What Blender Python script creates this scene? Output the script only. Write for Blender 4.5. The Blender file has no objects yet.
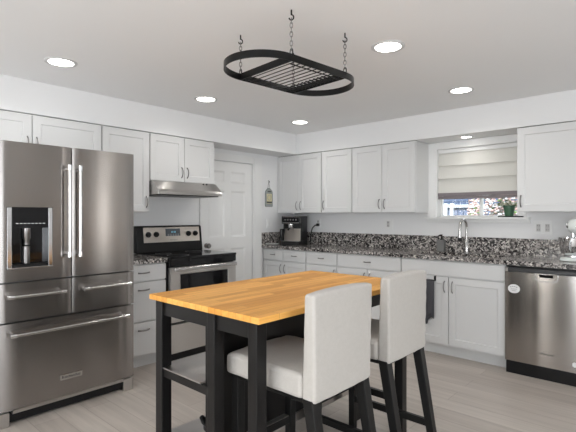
import bpy, bmesh, math, random
from mathutils import Vector, Matrix
random.seed(7)
SC = bpy.context.scene
COL = SC.collection
PI = math.pi

# ------------------------------------------------------------------ camera, world, sun, daylight, exposure
cam_data = bpy.data.cameras.new('camera')
cam_data.sensor_width = 36.0
cam_data.lens = 443.0 / 576.0 * 36.0
cam_data.shift_y = -0.5 / 576.0
cam_data.clip_start = 0.05
cam = bpy.data.objects.new('camera', cam_data)
cam.location = (0, 0, 1.283)
cam.rotation_euler = (PI / 2, 0, math.radians(42.2))
COL.objects.link(cam)
SC.camera = cam

world = bpy.data.worlds.new('daylight_sky')
SC.world = world
world.use_nodes = True
bgn = world.node_tree.nodes['Background']
bgn.inputs['Color'].default_value = (0.90, 0.95, 1.0, 1)
bgn.inputs['Strength'].default_value = 2.2


def area(name, loc, rot, sx, sy, power, color=(1, 1, 1)):
    l = bpy.data.lights.new(name, 'AREA')
    l.shape = 'RECTANGLE'
    l.size, l.size_y, l.energy, l.color = sx, sy, power, color
    o = bpy.data.objects.new(name, l)
    o.location, o.rotation_euler = loc, rot
    COL.objects.link(o)
    return o


# daylight that enters through the windows of the open room behind the camera (sky from above, sunlit ground from below)
area('daylight_side_window', (2.54, 0.1, 1.25), (0, PI / 2 + 0.5, 0), 1.5, 2.7, 52, (0.93, 0.965, 1.0))
area('daylight_rear_door', (-0.15, -2.54, 1.15), (PI / 2 + 0.5, 0, 0), 3.1, 1.8, 64, (0.93, 0.965, 1.0))
area('daylight_rear_window', (-2.32, -2.56, 1.2), (PI / 2, 0, 0), 0.24, 1.9, 24, (1.0, 0.97, 0.92))
area('daylight_narrow_window', (2.56, 4.06, 1.15), (0, PI / 2, 0), 1.8, 0.12, 6, (1.0, 0.97, 0.92))
sun = bpy.data.lights.new('sun', 'SUN')
sun.energy, sun.angle, sun.color = 12.0, math.radians(1.0), (0.94, 0.97, 1.0)
sun_o = bpy.data.objects.new('sun', sun)
sun_o.rotation_euler = (math.radians(38), 0, math.radians(8))
COL.objects.link(sun_o)

SC.view_settings.view_transform = 'Standard'
SC.view_settings.look = 'None'
SC.view_settings.gamma = 1.0
SC.view_settings.use_curve_mapping = False
SC.view_settings.exposure = 0.27


# ------------------------------------------------------------------ materials
def mat(name, color=(0.8, 0.8, 0.8), rough=0.5, metal=0.0, spec=0.5, trans=0.0, coat=0.0, emit=None, estr=0.0):
    m = bpy.data.materials.new(name)
    m.use_nodes = True
    b = m.node_tree.nodes['Principled BSDF']
    b.inputs['Base Color'].default_value = (*color, 1)
    b.inputs['Roughness'].default_value = rough
    b.inputs['Metallic'].default_value = metal
    b.inputs['Specular IOR Level'].default_value = spec
    b.inputs['Transmission Weight'].default_value = trans
    b.inputs['Coat Weight'].default_value = coat
    if emit:
        b.inputs['Emission Color'].default_value = (*emit, 1)
        b.inputs['Emission Strength'].default_value = estr
    return m


def nodes(m):
    nt = m.node_tree
    return nt, nt.nodes, nt.links, nt.nodes['Principled BSDF']


def coords(nt, scale=(1, 1, 1), rot=(0, 0, 0), world=True):
    # Position is the world position of the surface, steady for every built piece
    g = nt.nodes.new('ShaderNodeNewGeometry') if world else nt.nodes.new('ShaderNodeTexCoord')
    mp = nt.nodes.new('ShaderNodeMapping')
    mp.inputs['Scale'].default_value = scale
    mp.inputs['Rotation'].default_value = rot
    nt.links.new(g.outputs['Position' if world else 'Object'], mp.inputs['Vector'])
    return mp.outputs['Vector']


def noise(nt, vec, scale, detail=3, rough=0.5):
    n = nt.nodes.new('ShaderNodeTexNoise')
    n.inputs['Scale'].default_value = scale
    n.inputs['Detail'].default_value = detail
    n.inputs['Roughness'].default_value = rough
    nt.links.new(vec, n.inputs['Vector'])
    return n.outputs['Fac']


def ramp(nt, fac, stops, interp='LINEAR'):
    r = nt.nodes.new('ShaderNodeValToRGB')
    r.color_ramp.interpolation = interp
    els = r.color_ramp.elements
    while len(els) < len(stops):
        els.new(0.5)
    for e, (p, c) in zip(els, stops):
        e.position = p
        e.color = (*c, 1)
    nt.links.new(fac, r.inputs['Fac'])
    return r.outputs['Color']


def mix(nt, fac, a, b, mode='MIX'):
    x = nt.nodes.new('ShaderNodeMix')
    x.data_type = 'RGBA'
    x.blend_type = mode
    for sock, v in ((x.inputs[0], fac), (x.inputs[6], a), (x.inputs[7], b)):
        if hasattr(v, 'is_linked'):
            nt.links.new(v, sock)
        elif isinstance(v, (int, float)):
            sock.default_value = v
        else:
            sock.default_value = (*v, 1)
    return x.outputs[2]


def bump(nt, bsdf, height, strength, dist=0.002):
    b = nt.nodes.new('ShaderNodeBump')
    b.inputs['Strength'].default_value = strength
    b.inputs['Distance'].default_value = dist
    nt.links.new(height, b.inputs['Height'])
    nt.links.new(b.outputs['Normal'], bsdf.inputs['Normal'])


def painted(name, color, rough=0.6, bstr=0.12, bscale=90, spec=0.5):
    m = mat(name, color, rough, spec=spec)
    nt, N, L, b = nodes(m)
    bump(nt, b, noise(nt, coords(nt), bscale, 2), bstr, 0.001)
    return m


M = {}
M['wall'] = painted('wall_paint', (0.79, 0.79, 0.79), 0.75)
M['ceiling'] = painted('ceiling_paint', (0.86, 0.86, 0.86), 0.8, 0.2, 60)
M['cab'] = painted('cabinet_paint', (0.67, 0.67, 0.665), 0.42, 0.03)
M['trim'] = painted('trim_paint', (0.80, 0.80, 0.79), 0.4, 0.03)
M['dark_gap'] = mat('painted_gap_shadow', (0.10, 0.095, 0.09), 0.8)  # dark colour stands in for the shade in the gap under the soffit
M['nickel'] = mat('brushed_nickel', (0.26, 0.25, 0.245), 0.32, 1.0)
M['chrome'] = mat('chrome', (0.78, 0.78, 0.79), 0.14, 1.0)
M['black_plastic'] = mat('black_plastic', (0.009, 0.009, 0.0095), 0.35, spec=0.25)
M['black_gloss'] = mat('black_glass', (0.006, 0.006, 0.007), 0.06, 0, 0.4)
M['black_metal'] = mat('black_metal', (0.008, 0.008, 0.008), 0.30, 0.0, 0.2)
M['black_wood'] = painted('black_brown_wood', (0.009, 0.0083, 0.0083), 0.34, 0.05, 140, 0.3)
M['chair_leg'] = painted('black_stained_leg', (0.007, 0.007, 0.007), 0.36, 0.04, 140, 0.3)
M['white_plastic'] = mat('white_plastic', (0.80, 0.80, 0.79), 0.35)
M['strip_grey'] = mat('dark_grey_strip', (0.035, 0.036, 0.038), 0.3)
M['grey_plastic'] = mat('grey_plastic', (0.33, 0.33, 0.34), 0.4)
M['white_enamel'] = mat('white_enamel', (0.78, 0.82, 0.79), 0.18, 0, 0.5, 0, 0.4)
M['receptacle'] = mat('warm_grey_receptacle', (0.52, 0.51, 0.50), 0.4)
M['ring'] = mat('satin_trim_ring', (0.62, 0.62, 0.62), 0.5)
M['lamp'] = mat('lamp_lens', (1, 1, 1), 0.5, emit=(1.0, 0.96, 0.90), estr=9.0)
M['display'] = mat('display_glass', (0.09, 0.105, 0.12), 0.15)
M['digit'] = mat('display_digits', (0.2, 0.6, 0.8), 0.4, emit=(0.45, 0.85, 1.0), estr=0.12)
M['soil'] = mat('soil', (0.05, 0.035, 0.025), 0.9)
M['pot_green'] = painted('green_glazed_pot', (0.055, 0.13, 0.075), 0.35)
M['ink'] = mat('dark_print', (0.03, 0.03, 0.03), 0.5)


def steel(name, color, rough, axis, bstr=0.04):
    m = mat(name, color, rough, 1.0)
    nt, N, L, b = nodes(m)
    sc = {'x': (2, 220, 220), 'y': (220, 2, 220), 'z': (220, 220, 2)}[axis]
    n = noise(nt, coords(nt, sc), 1.0, 3, 0.6)
    bump(nt, b, n, bstr, 0.0006)
    b.inputs['Roughness'].default_value = rough
    b.inputs['Anisotropic'].default_value = 0.93
    b.inputs['Anisotropic Rotation'].default_value = 0.25
    tg = N.new('ShaderNodeTangent')
    tg.direction_type, tg.axis = 'RADIAL', 'Z'
    L.new(tg.outputs[0], b.inputs['Tangent'])
    return m


M['fridge_steel'] = steel('brushed_dark_stainless', (0.36, 0.34, 0.325), 0.25, 'y')
M['steel'] = steel('brushed_stainless', (0.58, 0.56, 0.54), 0.28, 'y')
M['dish_steel'] = steel('brushed_stainless_dishwasher', (0.44, 0.415, 0.39), 0.18, 'x')
M['panel_steel'] = steel('warm_stainless_panel', (0.66, 0.61, 0.56), 0.34, 'y')
M['shelf_steel'] = steel('shelf_stainless', (0.62, 0.59, 0.57), 0.30, 'y')
M['bar_steel'] = mat('polished_bar_steel', (0.54, 0.53, 0.52), 0.22, 1.0)


def floor_material():
    m = mat('washed_oak_planks', rough=0.42)
    nt, N, L, b = nodes(m)
    v = coords(nt)
    br = N.new('ShaderNodeTexBrick')
    br.offset = 0.37
    br.inputs['Scale'].default_value = 1.0
    br.inputs['Brick Width'].default_value = 1.25
    br.inputs['Row Height'].default_value = 0.16
    br.inputs['Mortar Size'].default_value = 0.0016
    br.inputs['Mortar Smooth'].default_value = 0.2
    br.inputs['Bias'].default_value = 0.0
    br.inputs['Color1'].default_value = (0.455, 0.41, 0.37, 1)
    br.inputs['Color2'].default_value = (0.53, 0.485, 0.44, 1)
    br.inputs['Mortar'].default_value = (0.33, 0.285, 0.25, 1)
    L.new(v, br.inputs['Vector'])
    g1 = noise(nt, coords(nt, (1.3, 26, 1)), 1.0, 5, 0.62)
    g2 = noise(nt, coords(nt, (0.7, 5.5, 1)), 1.0, 3, 0.5)
    c = mix(nt, 0.5, br.outputs['Color'], ramp(nt, g1, [(0.3, (0.68, 0.66, 0.65)), (0.7, (1.15, 1.14, 1.13))]), 'MULTIPLY')
    c = mix(nt, 0.6, c, ramp(nt, g2, [(0.3, (0.86, 0.84, 0.83)), (0.7, (1.1, 1.1, 1.1))]), 'MULTIPLY')
    L.new(c, b.inputs['Base Color'])
    bump(nt, b, g1, 0.08, 0.001)
    return m


M['floor'] = floor_material()


def granite_material():
    m = mat('speckled_granite', rough=0.16)
    nt, N, L, b = nodes(m)
    v = coords(nt)
    vo = N.new('ShaderNodeTexVoronoi')
    vo.inputs['Scale'].default_value = 82
    wob = mix(nt, 0.03, v, noise_color(nt, v, 30))
    L.new(wob, vo.inputs['Vector'])
    sep = N.new('ShaderNodeSeparateColor')
    L.new(vo.outputs['Color'], sep.inputs[0])
    cells = ramp(nt, sep.outputs[0], [(0.0, (0.012, 0.012, 0.013)), (0.30, (0.05, 0.045, 0.045)), (0.48, (0.20, 0.18, 0.17)),
                                      (0.64, (0.42, 0.39, 0.37)), (0.84, (0.66, 0.62, 0.58))], 'CONSTANT')
    big = noise(nt, v, 16, 3, 0.6)
    c = mix(nt, ramp(nt, big, [(0.50, (0, 0, 0)), (0.64, (0.45, 0.45, 0.45))]), cells, (0.36, 0.335, 0.315))
    fine = noise(nt, v, 120, 2, 0.6)
    c = mix(nt, ramp(nt, fine, [(0.56, (0, 0, 0)), (0.68, (0.8, 0.8, 0.8))]), c, (0.02, 0.02, 0.02))
    L.new(c, b.inputs['Base Color'])
    return m


def noise_color(nt, v, scale):
    n = nt.nodes.new('ShaderNodeTexNoise')
    n.inputs['Scale'].default_value = scale
    nt.links.new(v, n.inputs['Vector'])
    return n.outputs['Color']


M['granite'] = granite_material()


def oak_material():
    m = mat('oiled_oak_staves', rough=0.5, spec=0.15)
    nt, N, L, b = nodes(m)
    v = coords(nt, (1, 1, 1), (0, 0, PI / 2))
    br = N.new('ShaderNodeTexBrick')
    br.offset = 0.43
    br.inputs['Scale'].default_value = 1.0
    br.inputs['Brick Width'].default_value = 0.52
    br.inputs['Row Height'].default_value = 0.044
    br.inputs['Mortar Size'].default_value = 0.0007
    br.inputs['Color1'].default_value = (0.68, 0.31, 0.065, 1)
    br.inputs['Color2'].default_value = (0.92, 0.49, 0.135, 1)
    br.inputs['Mortar'].default_value = (0.40, 0.19, 0.05, 1)
    L.new(v, br.inputs['Vector'])
    g = noise(nt, coords(nt, (60, 2.4, 60)), 1.0, 4, 0.6)
    c = mix(nt, 0.55, br.outputs['Color'], ramp(nt, g, [(0.3, (0.74, 0.70, 0.64)), (0.72, (1.15, 1.15, 1.15))]), 'MULTIPLY')
    L.new(c, b.inputs['Base Color'])
    return m


M['oak'] = oak_material()


def fabric_material(name, color):
    m = mat(name, color, 0.95, spec=0.15)
    nt, N, L, b = nodes(m)
    v = coords(nt, world=False)
    w = noise(nt, v, 420, 2, 0.7)
    w2 = noise(nt, v, 60, 4, 0.6)
    c = mix(nt, 0.5, color, ramp(nt, w, [(0.3, (0.84, 0.83, 0.82)), (0.7, (1.08, 1.08, 1.08))]), 'MULTIPLY')
    c = mix(nt, 0.4, c, ramp(nt, w2, [(0.3, (0.92, 0.91, 0.90)), (0.7, (1.05, 1.05, 1.05))]), 'MULTIPLY')
    L.new(c, b.inputs['Base Color'])
    b.inputs['Sheen Weight'].default_value = 0.2
    bump(nt, b, w2, 0.15, 0.003)
    return m


M['linen'] = fabric_material('pale_linen_cover', (0.475, 0.450, 0.418))
M['towel'] = fabric_material('charcoal_towel', (0.075, 0.075, 0.084))


def shade_fabric(name, color, tr):
    m = bpy.data.materials.new(name)
    m.use_nodes = True
    nt = m.node_tree
    nt.nodes.remove(nt.nodes['Principled BSDF'])
    d = nt.nodes.new('ShaderNodeBsdfDiffuse')
    t = nt.nodes.new('ShaderNodeBsdfTranslucent')
    x = nt.nodes.new('ShaderNodeMixShader')
    x.inputs[0].default_value = tr
    d.inputs['Color'].default_value = (*color, 1)
    t.inputs['Color'].default_value = (*color, 1)
    nt.links.new(d.outputs[0], x.inputs[1])
    nt.links.new(t.outputs[0], x.inputs[2])
    nt.links.new(x.outputs[0], nt.nodes['Material Output'].inputs['Surface'])
    return m


M['shade'] = shade_fabric('cream_shade_fabric', (0.82, 0.805, 0.77), 0.42)
M['shade_hem'] = shade_fabric('mauve_shade_hem', (0.27, 0.24, 0.25), 0.1)


def pane_glass():
    m = bpy.data.materials.new('window_glass')
    m.use_nodes = True
    nt = m.node_tree
    nt.nodes.remove(nt.nodes['Principled BSDF'])
    t = nt.nodes.new('ShaderNodeBsdfTransparent')
    g = nt.nodes.new('ShaderNodeBsdfGlossy')
    g.inputs['Roughness'].default_value = 0.02
    f = nt.nodes.new('ShaderNodeFresnel')
    x = nt.nodes.new('ShaderNodeMixShader')
    nt.links.new(f.outputs[0], x.inputs[0])
    nt.links.new(t.outputs[0], x.inputs[1])
    nt.links.new(g.outputs[0], x.inputs[2])
    nt.links.new(x.outputs[0], nt.nodes['Material Output'].inputs['Surface'])
    return m


M['glass'] = pane_glass()
M['bottle_glass'] = mat('flattened_bottle_glass', (0.30, 0.32, 0.31), 0.1, 0, 0.6)
M['bottle_label'] = painted('aged_bottle_label', (0.62, 0.56, 0.34), 0.5)
M['leaf'] = mat('leaf_green', (0.10, 0.17, 0.05), 0.5)
M['petal'] = mat('cream_petal', (0.62, 0.64, 0.50), 0.6)
M['blossom'] = mat('pink_blossom', (0.36, 0.25, 0.235), 0.7)
M['twig'] = mat('tree_bark', (0.16, 0.11, 0.09), 0.9)
M['blue_siding'] = painted('blue_grey_siding', (0.040, 0.062, 0.115), 0.7)
M['fence_slat'] = painted('grey_blue_fence', (0.085, 0.105, 0.16), 0.7)
M['white_post'] = mat('white_painted_post', (0.50, 0.53, 0.56), 0.6)
M['grass'] = painted('lawn', (0.12, 0.16, 0.06), 0.9)

# ------------------------------------------------------------------ builders
ROOT = {}


def bx(bm, x0, x1, y0, y1, z0, z1):
    vs = [bm.verts.new((x, y, z)) for x in (x0, x1) for y in (y0, y1) for z in (z0, z1)]
    for f in ((0, 1, 3, 2), (4, 6, 7, 5), (0, 4, 5, 1), (2, 3, 7, 6), (0, 2, 6, 4), (1, 5, 7, 3)):
        bm.faces.new([vs[i] for i in f])
    return bm


def box(x0, x1, y0, y1, z0, z1):
    return bx(bmesh.new(), x0, x1, y0, y1, z0, z1)


def tube(bm, pts, r, n=8, closed=False, cap=True):
    pts = [Vector(p) for p in pts]
    rings = []
    m = len(pts)
    ref = None
    for i, p in enumerate(pts):
        if closed:
            d = (pts[(i + 1) % m] - pts[i - 1]).normalized()
        else:
            d = (pts[min(i + 1, m - 1)] - pts[max(i - 1, 0)]).normalized()
        if ref is None:
            ref = Vector((0, 0, 1)) if abs(d.z) < 0.9 else Vector((1, 0, 0))
        a = d.cross(ref)
        if a.length < 1e-5:
            a = d.cross(Vector((0.3, 1, 0.2)))
        a.normalize()
        b = a.cross(d).normalized()
        ref = b
        rr = r[i] if isinstance(r, (list, tuple)) else r
        rings.append([bm.verts.new(p + (a * math.cos(2 * PI * k / n) + b * math.sin(2 * PI * k / n)) * rr) for k in range(n)])
    for i in range(m if closed else m - 1):
        A, B = rings[i], rings[(i + 1) % m]
        for k in range(n):
            bm.faces.new((A[k], A[(k + 1) % n], B[(k + 1) % n], B[k]))
    if cap and not closed:
        bm.faces.new(rings[0][::-1])
        bm.faces.new(rings[-1])
    return bm


def lathe(bm, prof, c=(0, 0, 0), n=28, axis='z'):
    """prof: (radius, height) pairs from bottom to top; closed caps when radius is 0"""
    def pt(r, h, a):
        u, v = r * math.cos(a), r * math.sin(a)
        q = {'z': (u, v, h), 'x': (h, u, v), 'y': (u, h, v)}[axis]
        return (c[0] + q[0], c[1] + q[1], c[2] + q[2])
    rings = []
    for r, h in prof:
        if r < 1e-6:
            rings.append([bm.verts.new(pt(0, h, 0))])
        else:
            rings.append([bm.verts.new(pt(r, h, 2 * PI * k / n)) for k in range(n)])
    for A, B in zip(rings, rings[1:]):
        for k in range(n):
            k2 = (k + 1) % n
            if len(A) == 1 and len(B) == 1:
                continue
            if len(A) == 1:
                bm.faces.new((A[0], B[k2], B[k]))
            elif len(B) == 1:
                bm.faces.new((A[k], A[k2], B[0]))
            else:
                bm.faces.new((A[k], A[k2], B[k2], B[k]))
    return bm


def prism(bm, poly, fn0, fn1):
    """poly of 2D points; fn0 / fn1 map a 2D point to the two end positions"""
    a = [bm.verts.new(fn0(p)) for p in poly]
    b = [bm.verts.new(fn1(p)) for p in poly]
    n = len(poly)
    bm.faces.new(a[::-1])
    bm.faces.new(b)
    for k in range(n):
        bm.faces.new((a[k], a[(k + 1) % n], b[(k + 1) % n], b[k]))
    return bm


def thing(name, label, cat, loc, group=None):
    o = bpy.data.objects.new(name, None)
    o.empty_display_size = 0.1
    o.location = loc
    COL.objects.link(o)
    o['label'] = label
    o['category'] = cat
    if group:
        o['group'] = group
    ROOT[o.name] = Vector(loc)
    return o


def mesh_obj(name, bm, m, origin, bevel=0, smooth=False, seg=2, autosmooth=False):
    bmesh.ops.recalc_face_normals(bm, faces=bm.faces)
    bmesh.ops.translate(bm, vec=-Vector(origin), verts=bm.verts)
    me = bpy.data.meshes.new(name)
    bm.to_mesh(me)
    bm.free()
    me.materials.append(m)
    if smooth:
        for p in me.polygons:
            p.use_smooth = True
        if autosmooth:
            me.set_sharp_from_angle(angle=math.radians(35))
    o = bpy.data.objects.new(name, me)
    COL.objects.link(o)
    if bevel:
        md = o.modifiers.new('bevel', 'BEVEL')
        md.width, md.segments, md.limit_method = bevel, seg, 'ANGLE'
        md.angle_limit = math.radians(40)
    return o


def part(parent, name, bm, m, bevel=0, smooth=False, seg=2, autosmooth=True, label=None):
    loc = ROOT[parent.name]
    o = mesh_obj(name, bm, m, loc, bevel, smooth, seg, autosmooth)
    o.parent = parent
    ROOT[o.name] = loc
    if label:
        o['label'] = label
    return o


def solo(name, bm, m, label, cat, group=None, kind=None, bevel=0, smooth=False, seg=2, autosmooth=True):
    xs = [v.co for v in bm.verts]
    org = (sum(v.x for v in xs) / len(xs), sum(v.y for v in xs) / len(xs), min(v.z for v in xs))
    o = mesh_obj(name, bm, m, org, bevel, smooth, seg, autosmooth)
    o.location = org
    ROOT[o.name] = Vector(org)
    o['label'] = label
    o['category'] = cat
    if group:
        o['group'] = group
    if kind:
        o['kind'] = kind
    return o


def struct(name, bm, m, label, cat, bevel=0):
    return solo(name, bm, m, label, cat, kind='structure', bevel=bevel)


def text(parent, name, body, size, pos, facing, m, depth=0.0006, align='CENTER', sx=1.0):
    cu = bpy.data.curves.new(name, 'FONT')
    cu.body, cu.size, cu.extrude, cu.align_x, cu.align_y = body, size, depth, align, 'CENTER'
    tmp = bpy.data.objects.new(name, cu)
    me = bpy.data.meshes.new_from_object(tmp)
    bpy.data.objects.remove(tmp)
    R = {'+x': Matrix(((0, 0, 1), (1, 0, 0), (0, 1, 0))), '-y': Matrix(((1, 0, 0), (0, 0, -1), (0, 1, 0)))}[facing]
    loc = ROOT[parent.name]
    for v in me.vertices:
        v.co = R @ Vector((v.co.x * sx, v.co.y, v.co.z)) + Vector(pos) - loc
    me.materials.clear()
    me.materials.append(m)
    o = bpy.data.objects.new(name, me)
    COL.objects.link(o)
    o.parent = parent
    ROOT[o.name] = loc
    return o


def mapper(side, base):
    """wall-side local frame: u along the wall, w out of the face plane, z up"""
    if side == 'back':
        return lambda u, w, z: (u, base - w, z)
    return lambda u, w, z: (base + w, u, z)


def panelled(P, u0, u1, z0, z1, t, panels, depth=0.007, slope=0.006, w0=0.0):
    """a slab t thick with recessed panels in its front"""
    bm = bmesh.new()
    us = sorted({u0, u1, *[p[0] for p in panels], *[p[1] for p in panels]})
    zs = sorted({z0, z1, *[p[2] for p in panels], *[p[3] for p in panels]})
    q = lambda *c: bm.faces.new([bm.verts.new(P(*k)) for k in c])
    W = w0 + t
    for i in range(len(us) - 1):
        for j in range(len(zs) - 1):
            cu, cz = (us[i] + us[i + 1]) / 2, (zs[j] + zs[j + 1]) / 2
            if any(p[0] < cu < p[1] and p[2] < cz < p[3] for p in panels):
                continue
            q((us[i], W, zs[j]), (us[i + 1], W, zs[j]), (us[i + 1], W, zs[j + 1]), (us[i], W, zs[j + 1]))
    for a, b, c, d in panels:
        o = [(a, W, c), (b, W, c), (b, W, d), (a, W, d)]
        s = slope
        n = [(a + s, W - depth, c + s), (b - s, W - depth, c + s), (b - s, W - depth, d - s), (a + s, W - depth, d - s)]
        for k in range(4):
            q(o[k], o[(k + 1) % 4], n[(k + 1) % 4], n[k])
        q(*n)
    o = [(u0, z0), (u1, z0), (u1, z1), (u0, z1)]
    for k in range(4):
        (a, c), (b, d) = o[k], o[(k + 1) % 4]
        q((a, W, c), (b, W, d), (b, w0, d), (a, w0, c))
    q(*[(a, w0, c) for a, c in o])
    bmesh.ops.remove_doubles(bm, verts=bm.verts, dist=1e-5)
    return bm


def shaker(P, u0, u1, z0, z1, t=0.02, f=0.058, w0=0.001):
    return panelled(P, u0, u1, z0, z1, t, [(u0 + f, u1 - f, z0 + f, z1 - f)], 0.008, 0.004, w0)


def pull(P, u, z, w, length, vertical=True, r=0.0045):
    """an arched cabinet pull rising from its two feet"""
    pts = []
    for k in range(11):
        a = k / 10
        s = (a - 0.5) * length
        h = w + 0.026 * math.sin(PI * a) ** 0.6 if 0 < a < 1 else w - 0.001
        pts.append(P(u, h, z + s) if vertical else P(u + s, h, z))
    return tube(bmesh.new(), pts, [r * 1.3, r * 1.1] + [r] * 7 + [r * 1.1, r * 1.3], 7)


def door_leaf(cab, P, u0, u1, z0, z1, hu=None, hz=None, f=0.058):
    d = part(cab, 'door', shaker(P, u0, u1, z0, z1, f=f), M['cab'], 0.0012, seg=1)
    if hu is not None:
        part(d, 'handle', pull(P, hu, hz, 0.021, 0.10), M['nickel'], smooth=True)
    return d


def drawer_front(cab, P, u0, u1, z0, z1, handle=True, name='drawer', hz=None, pl=0.075):
    d = part(cab, name, panelled(P, u0, u1, z0, z1, 0.02, [], w0=0.001), M['cab'], 0.002, seg=2)
    if handle:
        part(d, 'handle', pull(P, (u0 + u1) / 2, hz or (z0 + z1) / 2, 0.021, pl, False, 0.0055), M['nickel'], smooth=True)
    return d


# ------------------------------------------------------------------ room shell
XL, YB, ZC = -4.0, 4.53, 2.30          # left wall, back wall, ceiling
XR, YF = 2.6, -2.6                     # side wall and rear wall of the open room behind the camera
ZS = 2.05                              # underside of the soffits
XS, YS = -3.67, 4.20                   # faces of the soffits

struct('floor', box(XL - 0.15, XR + 0.15, YF - 0.15, YB + 0.15, -0.10, 0.0), M['floor'], 'washed pale oak plank floor running across the kitchen', 'floor')
struct('ceiling', box(XL - 0.15, XR + 0.15, YF - 0.15, YB + 0.15, ZC, ZC + 0.1), M['ceiling'], 'smooth white painted ceiling with recessed lights', 'ceiling')

# left wall with the opening for the panelled door
DY0, DY1, DZ = 2.975, 3.755, 1.915
bm = bmesh.new()
bx(bm, XL - 0.13, XL, YF - 0.15, DY0, 0, ZC)
bx(bm, XL - 0.13, XL, DY1, YB + 0.15, 0, ZC)
bx(bm, XL - 0.13, XL, DY0, DY1, DZ, ZC)
struct('wall_left', bm, M['wall'], 'white wall behind the fridge, range and panelled door', 'wall')

# back wall with the window opening
WX0, WX1, WZ0, WZ1 = -1.985, -1.185, 1.267, 1.975
bm = bmesh.new()
bx(bm, XL, WX0, YB, YB + 0.14, 0, ZC)
bx(bm, WX1, XR, YB, YB + 0.14, 0, ZC)
bx(bm, WX0, WX1, YB, YB + 0.14, 0, WZ0 - 0.025)
bx(bm, WX0, WX1, YB, YB + 0.14, WZ1, ZC)
struct('wall_back', bm, M['wall'], 'white wall behind the sink counter', 'wall')

# side wall with a wide window and a narrow one near the corner, rear wall with a patio door and a window
bm = bmesh.new()
t = 0.12
bx(bm, XR, XR + t, YF, -1.3, 0, ZC)
bx(bm, XR, XR + t, 1.5, 3.95, 0, ZC)
bx(bm, XR, XR + t, 4.17, YB, 0, ZC)
bx(bm, XR, XR + t, -1.3, 1.5, 0, 0.4)
bx(bm, XR, XR + t, -1.3, 1.5, 2.1, ZC)
bx(bm, XR, XR + t, 3.95, 4.17, 0, 0.2)
bx(bm, XR, XR + t, 3.95, 4.17, 2.1, ZC)
struct('wall_right', bm, M['wall'], 'white side wall with windows, outside the picture', 'wall')
bm = bmesh.new()
bx(bm, XL, -2.50, YF - t, YF, 0, ZC)
bx(bm, -2.14, -1.75, YF - t, YF, 0, ZC)
bx(bm, 1.45, XR, YF - t, YF, 0, ZC)
bx(bm, -2.50, -2.14, YF - t, YF, 0, 0.2)
bx(bm, -2.50, -2.14, YF - t, YF, 2.2, ZC)
bx(bm, -1.75, 1.45, YF - t, YF, 2.2, ZC)
struct('wall_front', bm, M['wall'], 'white rear wall with patio door, behind the camera', 'wall')

# soffits
struct('trim_1', box(XL, XS, YF, YS, ZS, ZC), M['wall'], 'boxed white soffit over the fridge and range wall', 'soffit', 0.003)
struct('trim_2', box(XL, XR, YS, YB, ZS, ZC), M['wall'], 'boxed white soffit over the sink wall', 'soffit', 0.003)

# panelled door in the left wall
P = mapper('left', XL - 0.045)
yc = (DY0 + DY1) / 2
pl = []
for a, b in ((DY0 + 0.11, yc - 0.045), (yc + 0.045, DY1 - 0.11)):
    pl += [(a, b, 1.665, 1.80), (a, b, 1.03, 1.575), (a, b, 0.20, 0.90)]
leaf = struct('door_1', panelled(P, DY0 + 0.004, DY1 - 0.004, 0.008, DZ - 0.004, 0.04, pl, 0.010, 0.022), M['trim'],
              'closed white six-panel door between the range and the corner', 'door')
bm = lathe(bmesh.new(), [(0.0, 0.0), (0.028, 0.0), (0.028, 0.006), (0.011, 0.010), (0.011, 0.030), (0.024, 0.036), (0.030, 0.050), (0.022, 0.064), (0.0, 0.068)],
           (XL - 0.006, 3.055, 0.945), 20, 'x')
part(leaf, 'door_knob', bm, M['nickel'], smooth=True)
bm = bmesh.new()
cw = 0.085
bx(bm, XL + 0.001, XL + 0.018, DY0 - 0.02, DY0, 0, DZ + cw)
bx(bm, XL + 0.001, XL + 0.018, DY1, DY1 + cw + 0.06, 0, DZ + cw)
bx(bm, XL + 0.001, XL + 0.018, DY0, DY1, DZ, DZ + cw)
bx(bm, XL + 0.018, XL + 0.026, DY1 + 0.02, DY1 + cw + 0.03, 0, DZ + cw - 0.02)
struct('trim_3', bm, M['trim'], 'white casing around the six-panel door', 'door casing', 0.003)

# sink window: casing, stool, sash frame, glass
bm = bmesh.new()
y0, y1 = YB - 0.018, YB - 0.001
bx(bm, WX0 - 0.10, WX0, y0, y1, WZ0, ZS - 0.002)
bx(bm, WX1, WX1 + 0.06, y0, y1, WZ0, ZS - 0.002)
bx(bm, WX0, WX1, y0, y1, WZ1, ZS - 0.002)
bx(bm, WX0, WX0 + 0.010, y0, YB + 0.10, WZ0, WZ1)
bx(bm, WX1 - 0.010, WX1, y0, YB + 0.10, WZ0, WZ1)
bx(bm, WX0 - 0.10, WX1 + 0.10, YB - 0.075, YB + 0.12, WZ0 - 0.02, WZ0)
bx(bm, WX0 - 0.10, WX1 + 0.10, y0, y1, WZ0 - 0.055, WZ0 - 0.02)
win = struct('window_1', bm, M['trim'], 'white cased window over the sink', 'window', 0.003)
bm = bmesh.new()
xm = -1.555
fy0, fy1 = YB + 0.075, YB + 0.11
bx(bm, WX0 + 0.010, WX0 + 0.030, fy0, fy1, WZ0, WZ1)
bx(bm, WX1 - 0.030, WX1 - 0.010, fy0, fy1, WZ0, WZ1)
bx(bm, xm - 0.014, xm + 0.014, fy0 - 0.006, fy1, WZ0 + 0.018, WZ1 - 0.024)
bx(bm, WX0 + 0.030, WX1 - 0.030, fy0, fy1, WZ0, WZ0 + 0.018)
bx(bm, WX0 + 0.030, WX1 - 0.030, fy0, fy1, WZ1 - 0.024, WZ1)
sash = part(win, 'sash', bm, M['trim'])
part(win, 'pane', box(WX0 + 0.02, WX1 - 0.02, YB + 0.09, YB + 0.094, WZ0 + 0.01, WZ1 - 0.01), M['glass'])

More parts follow.
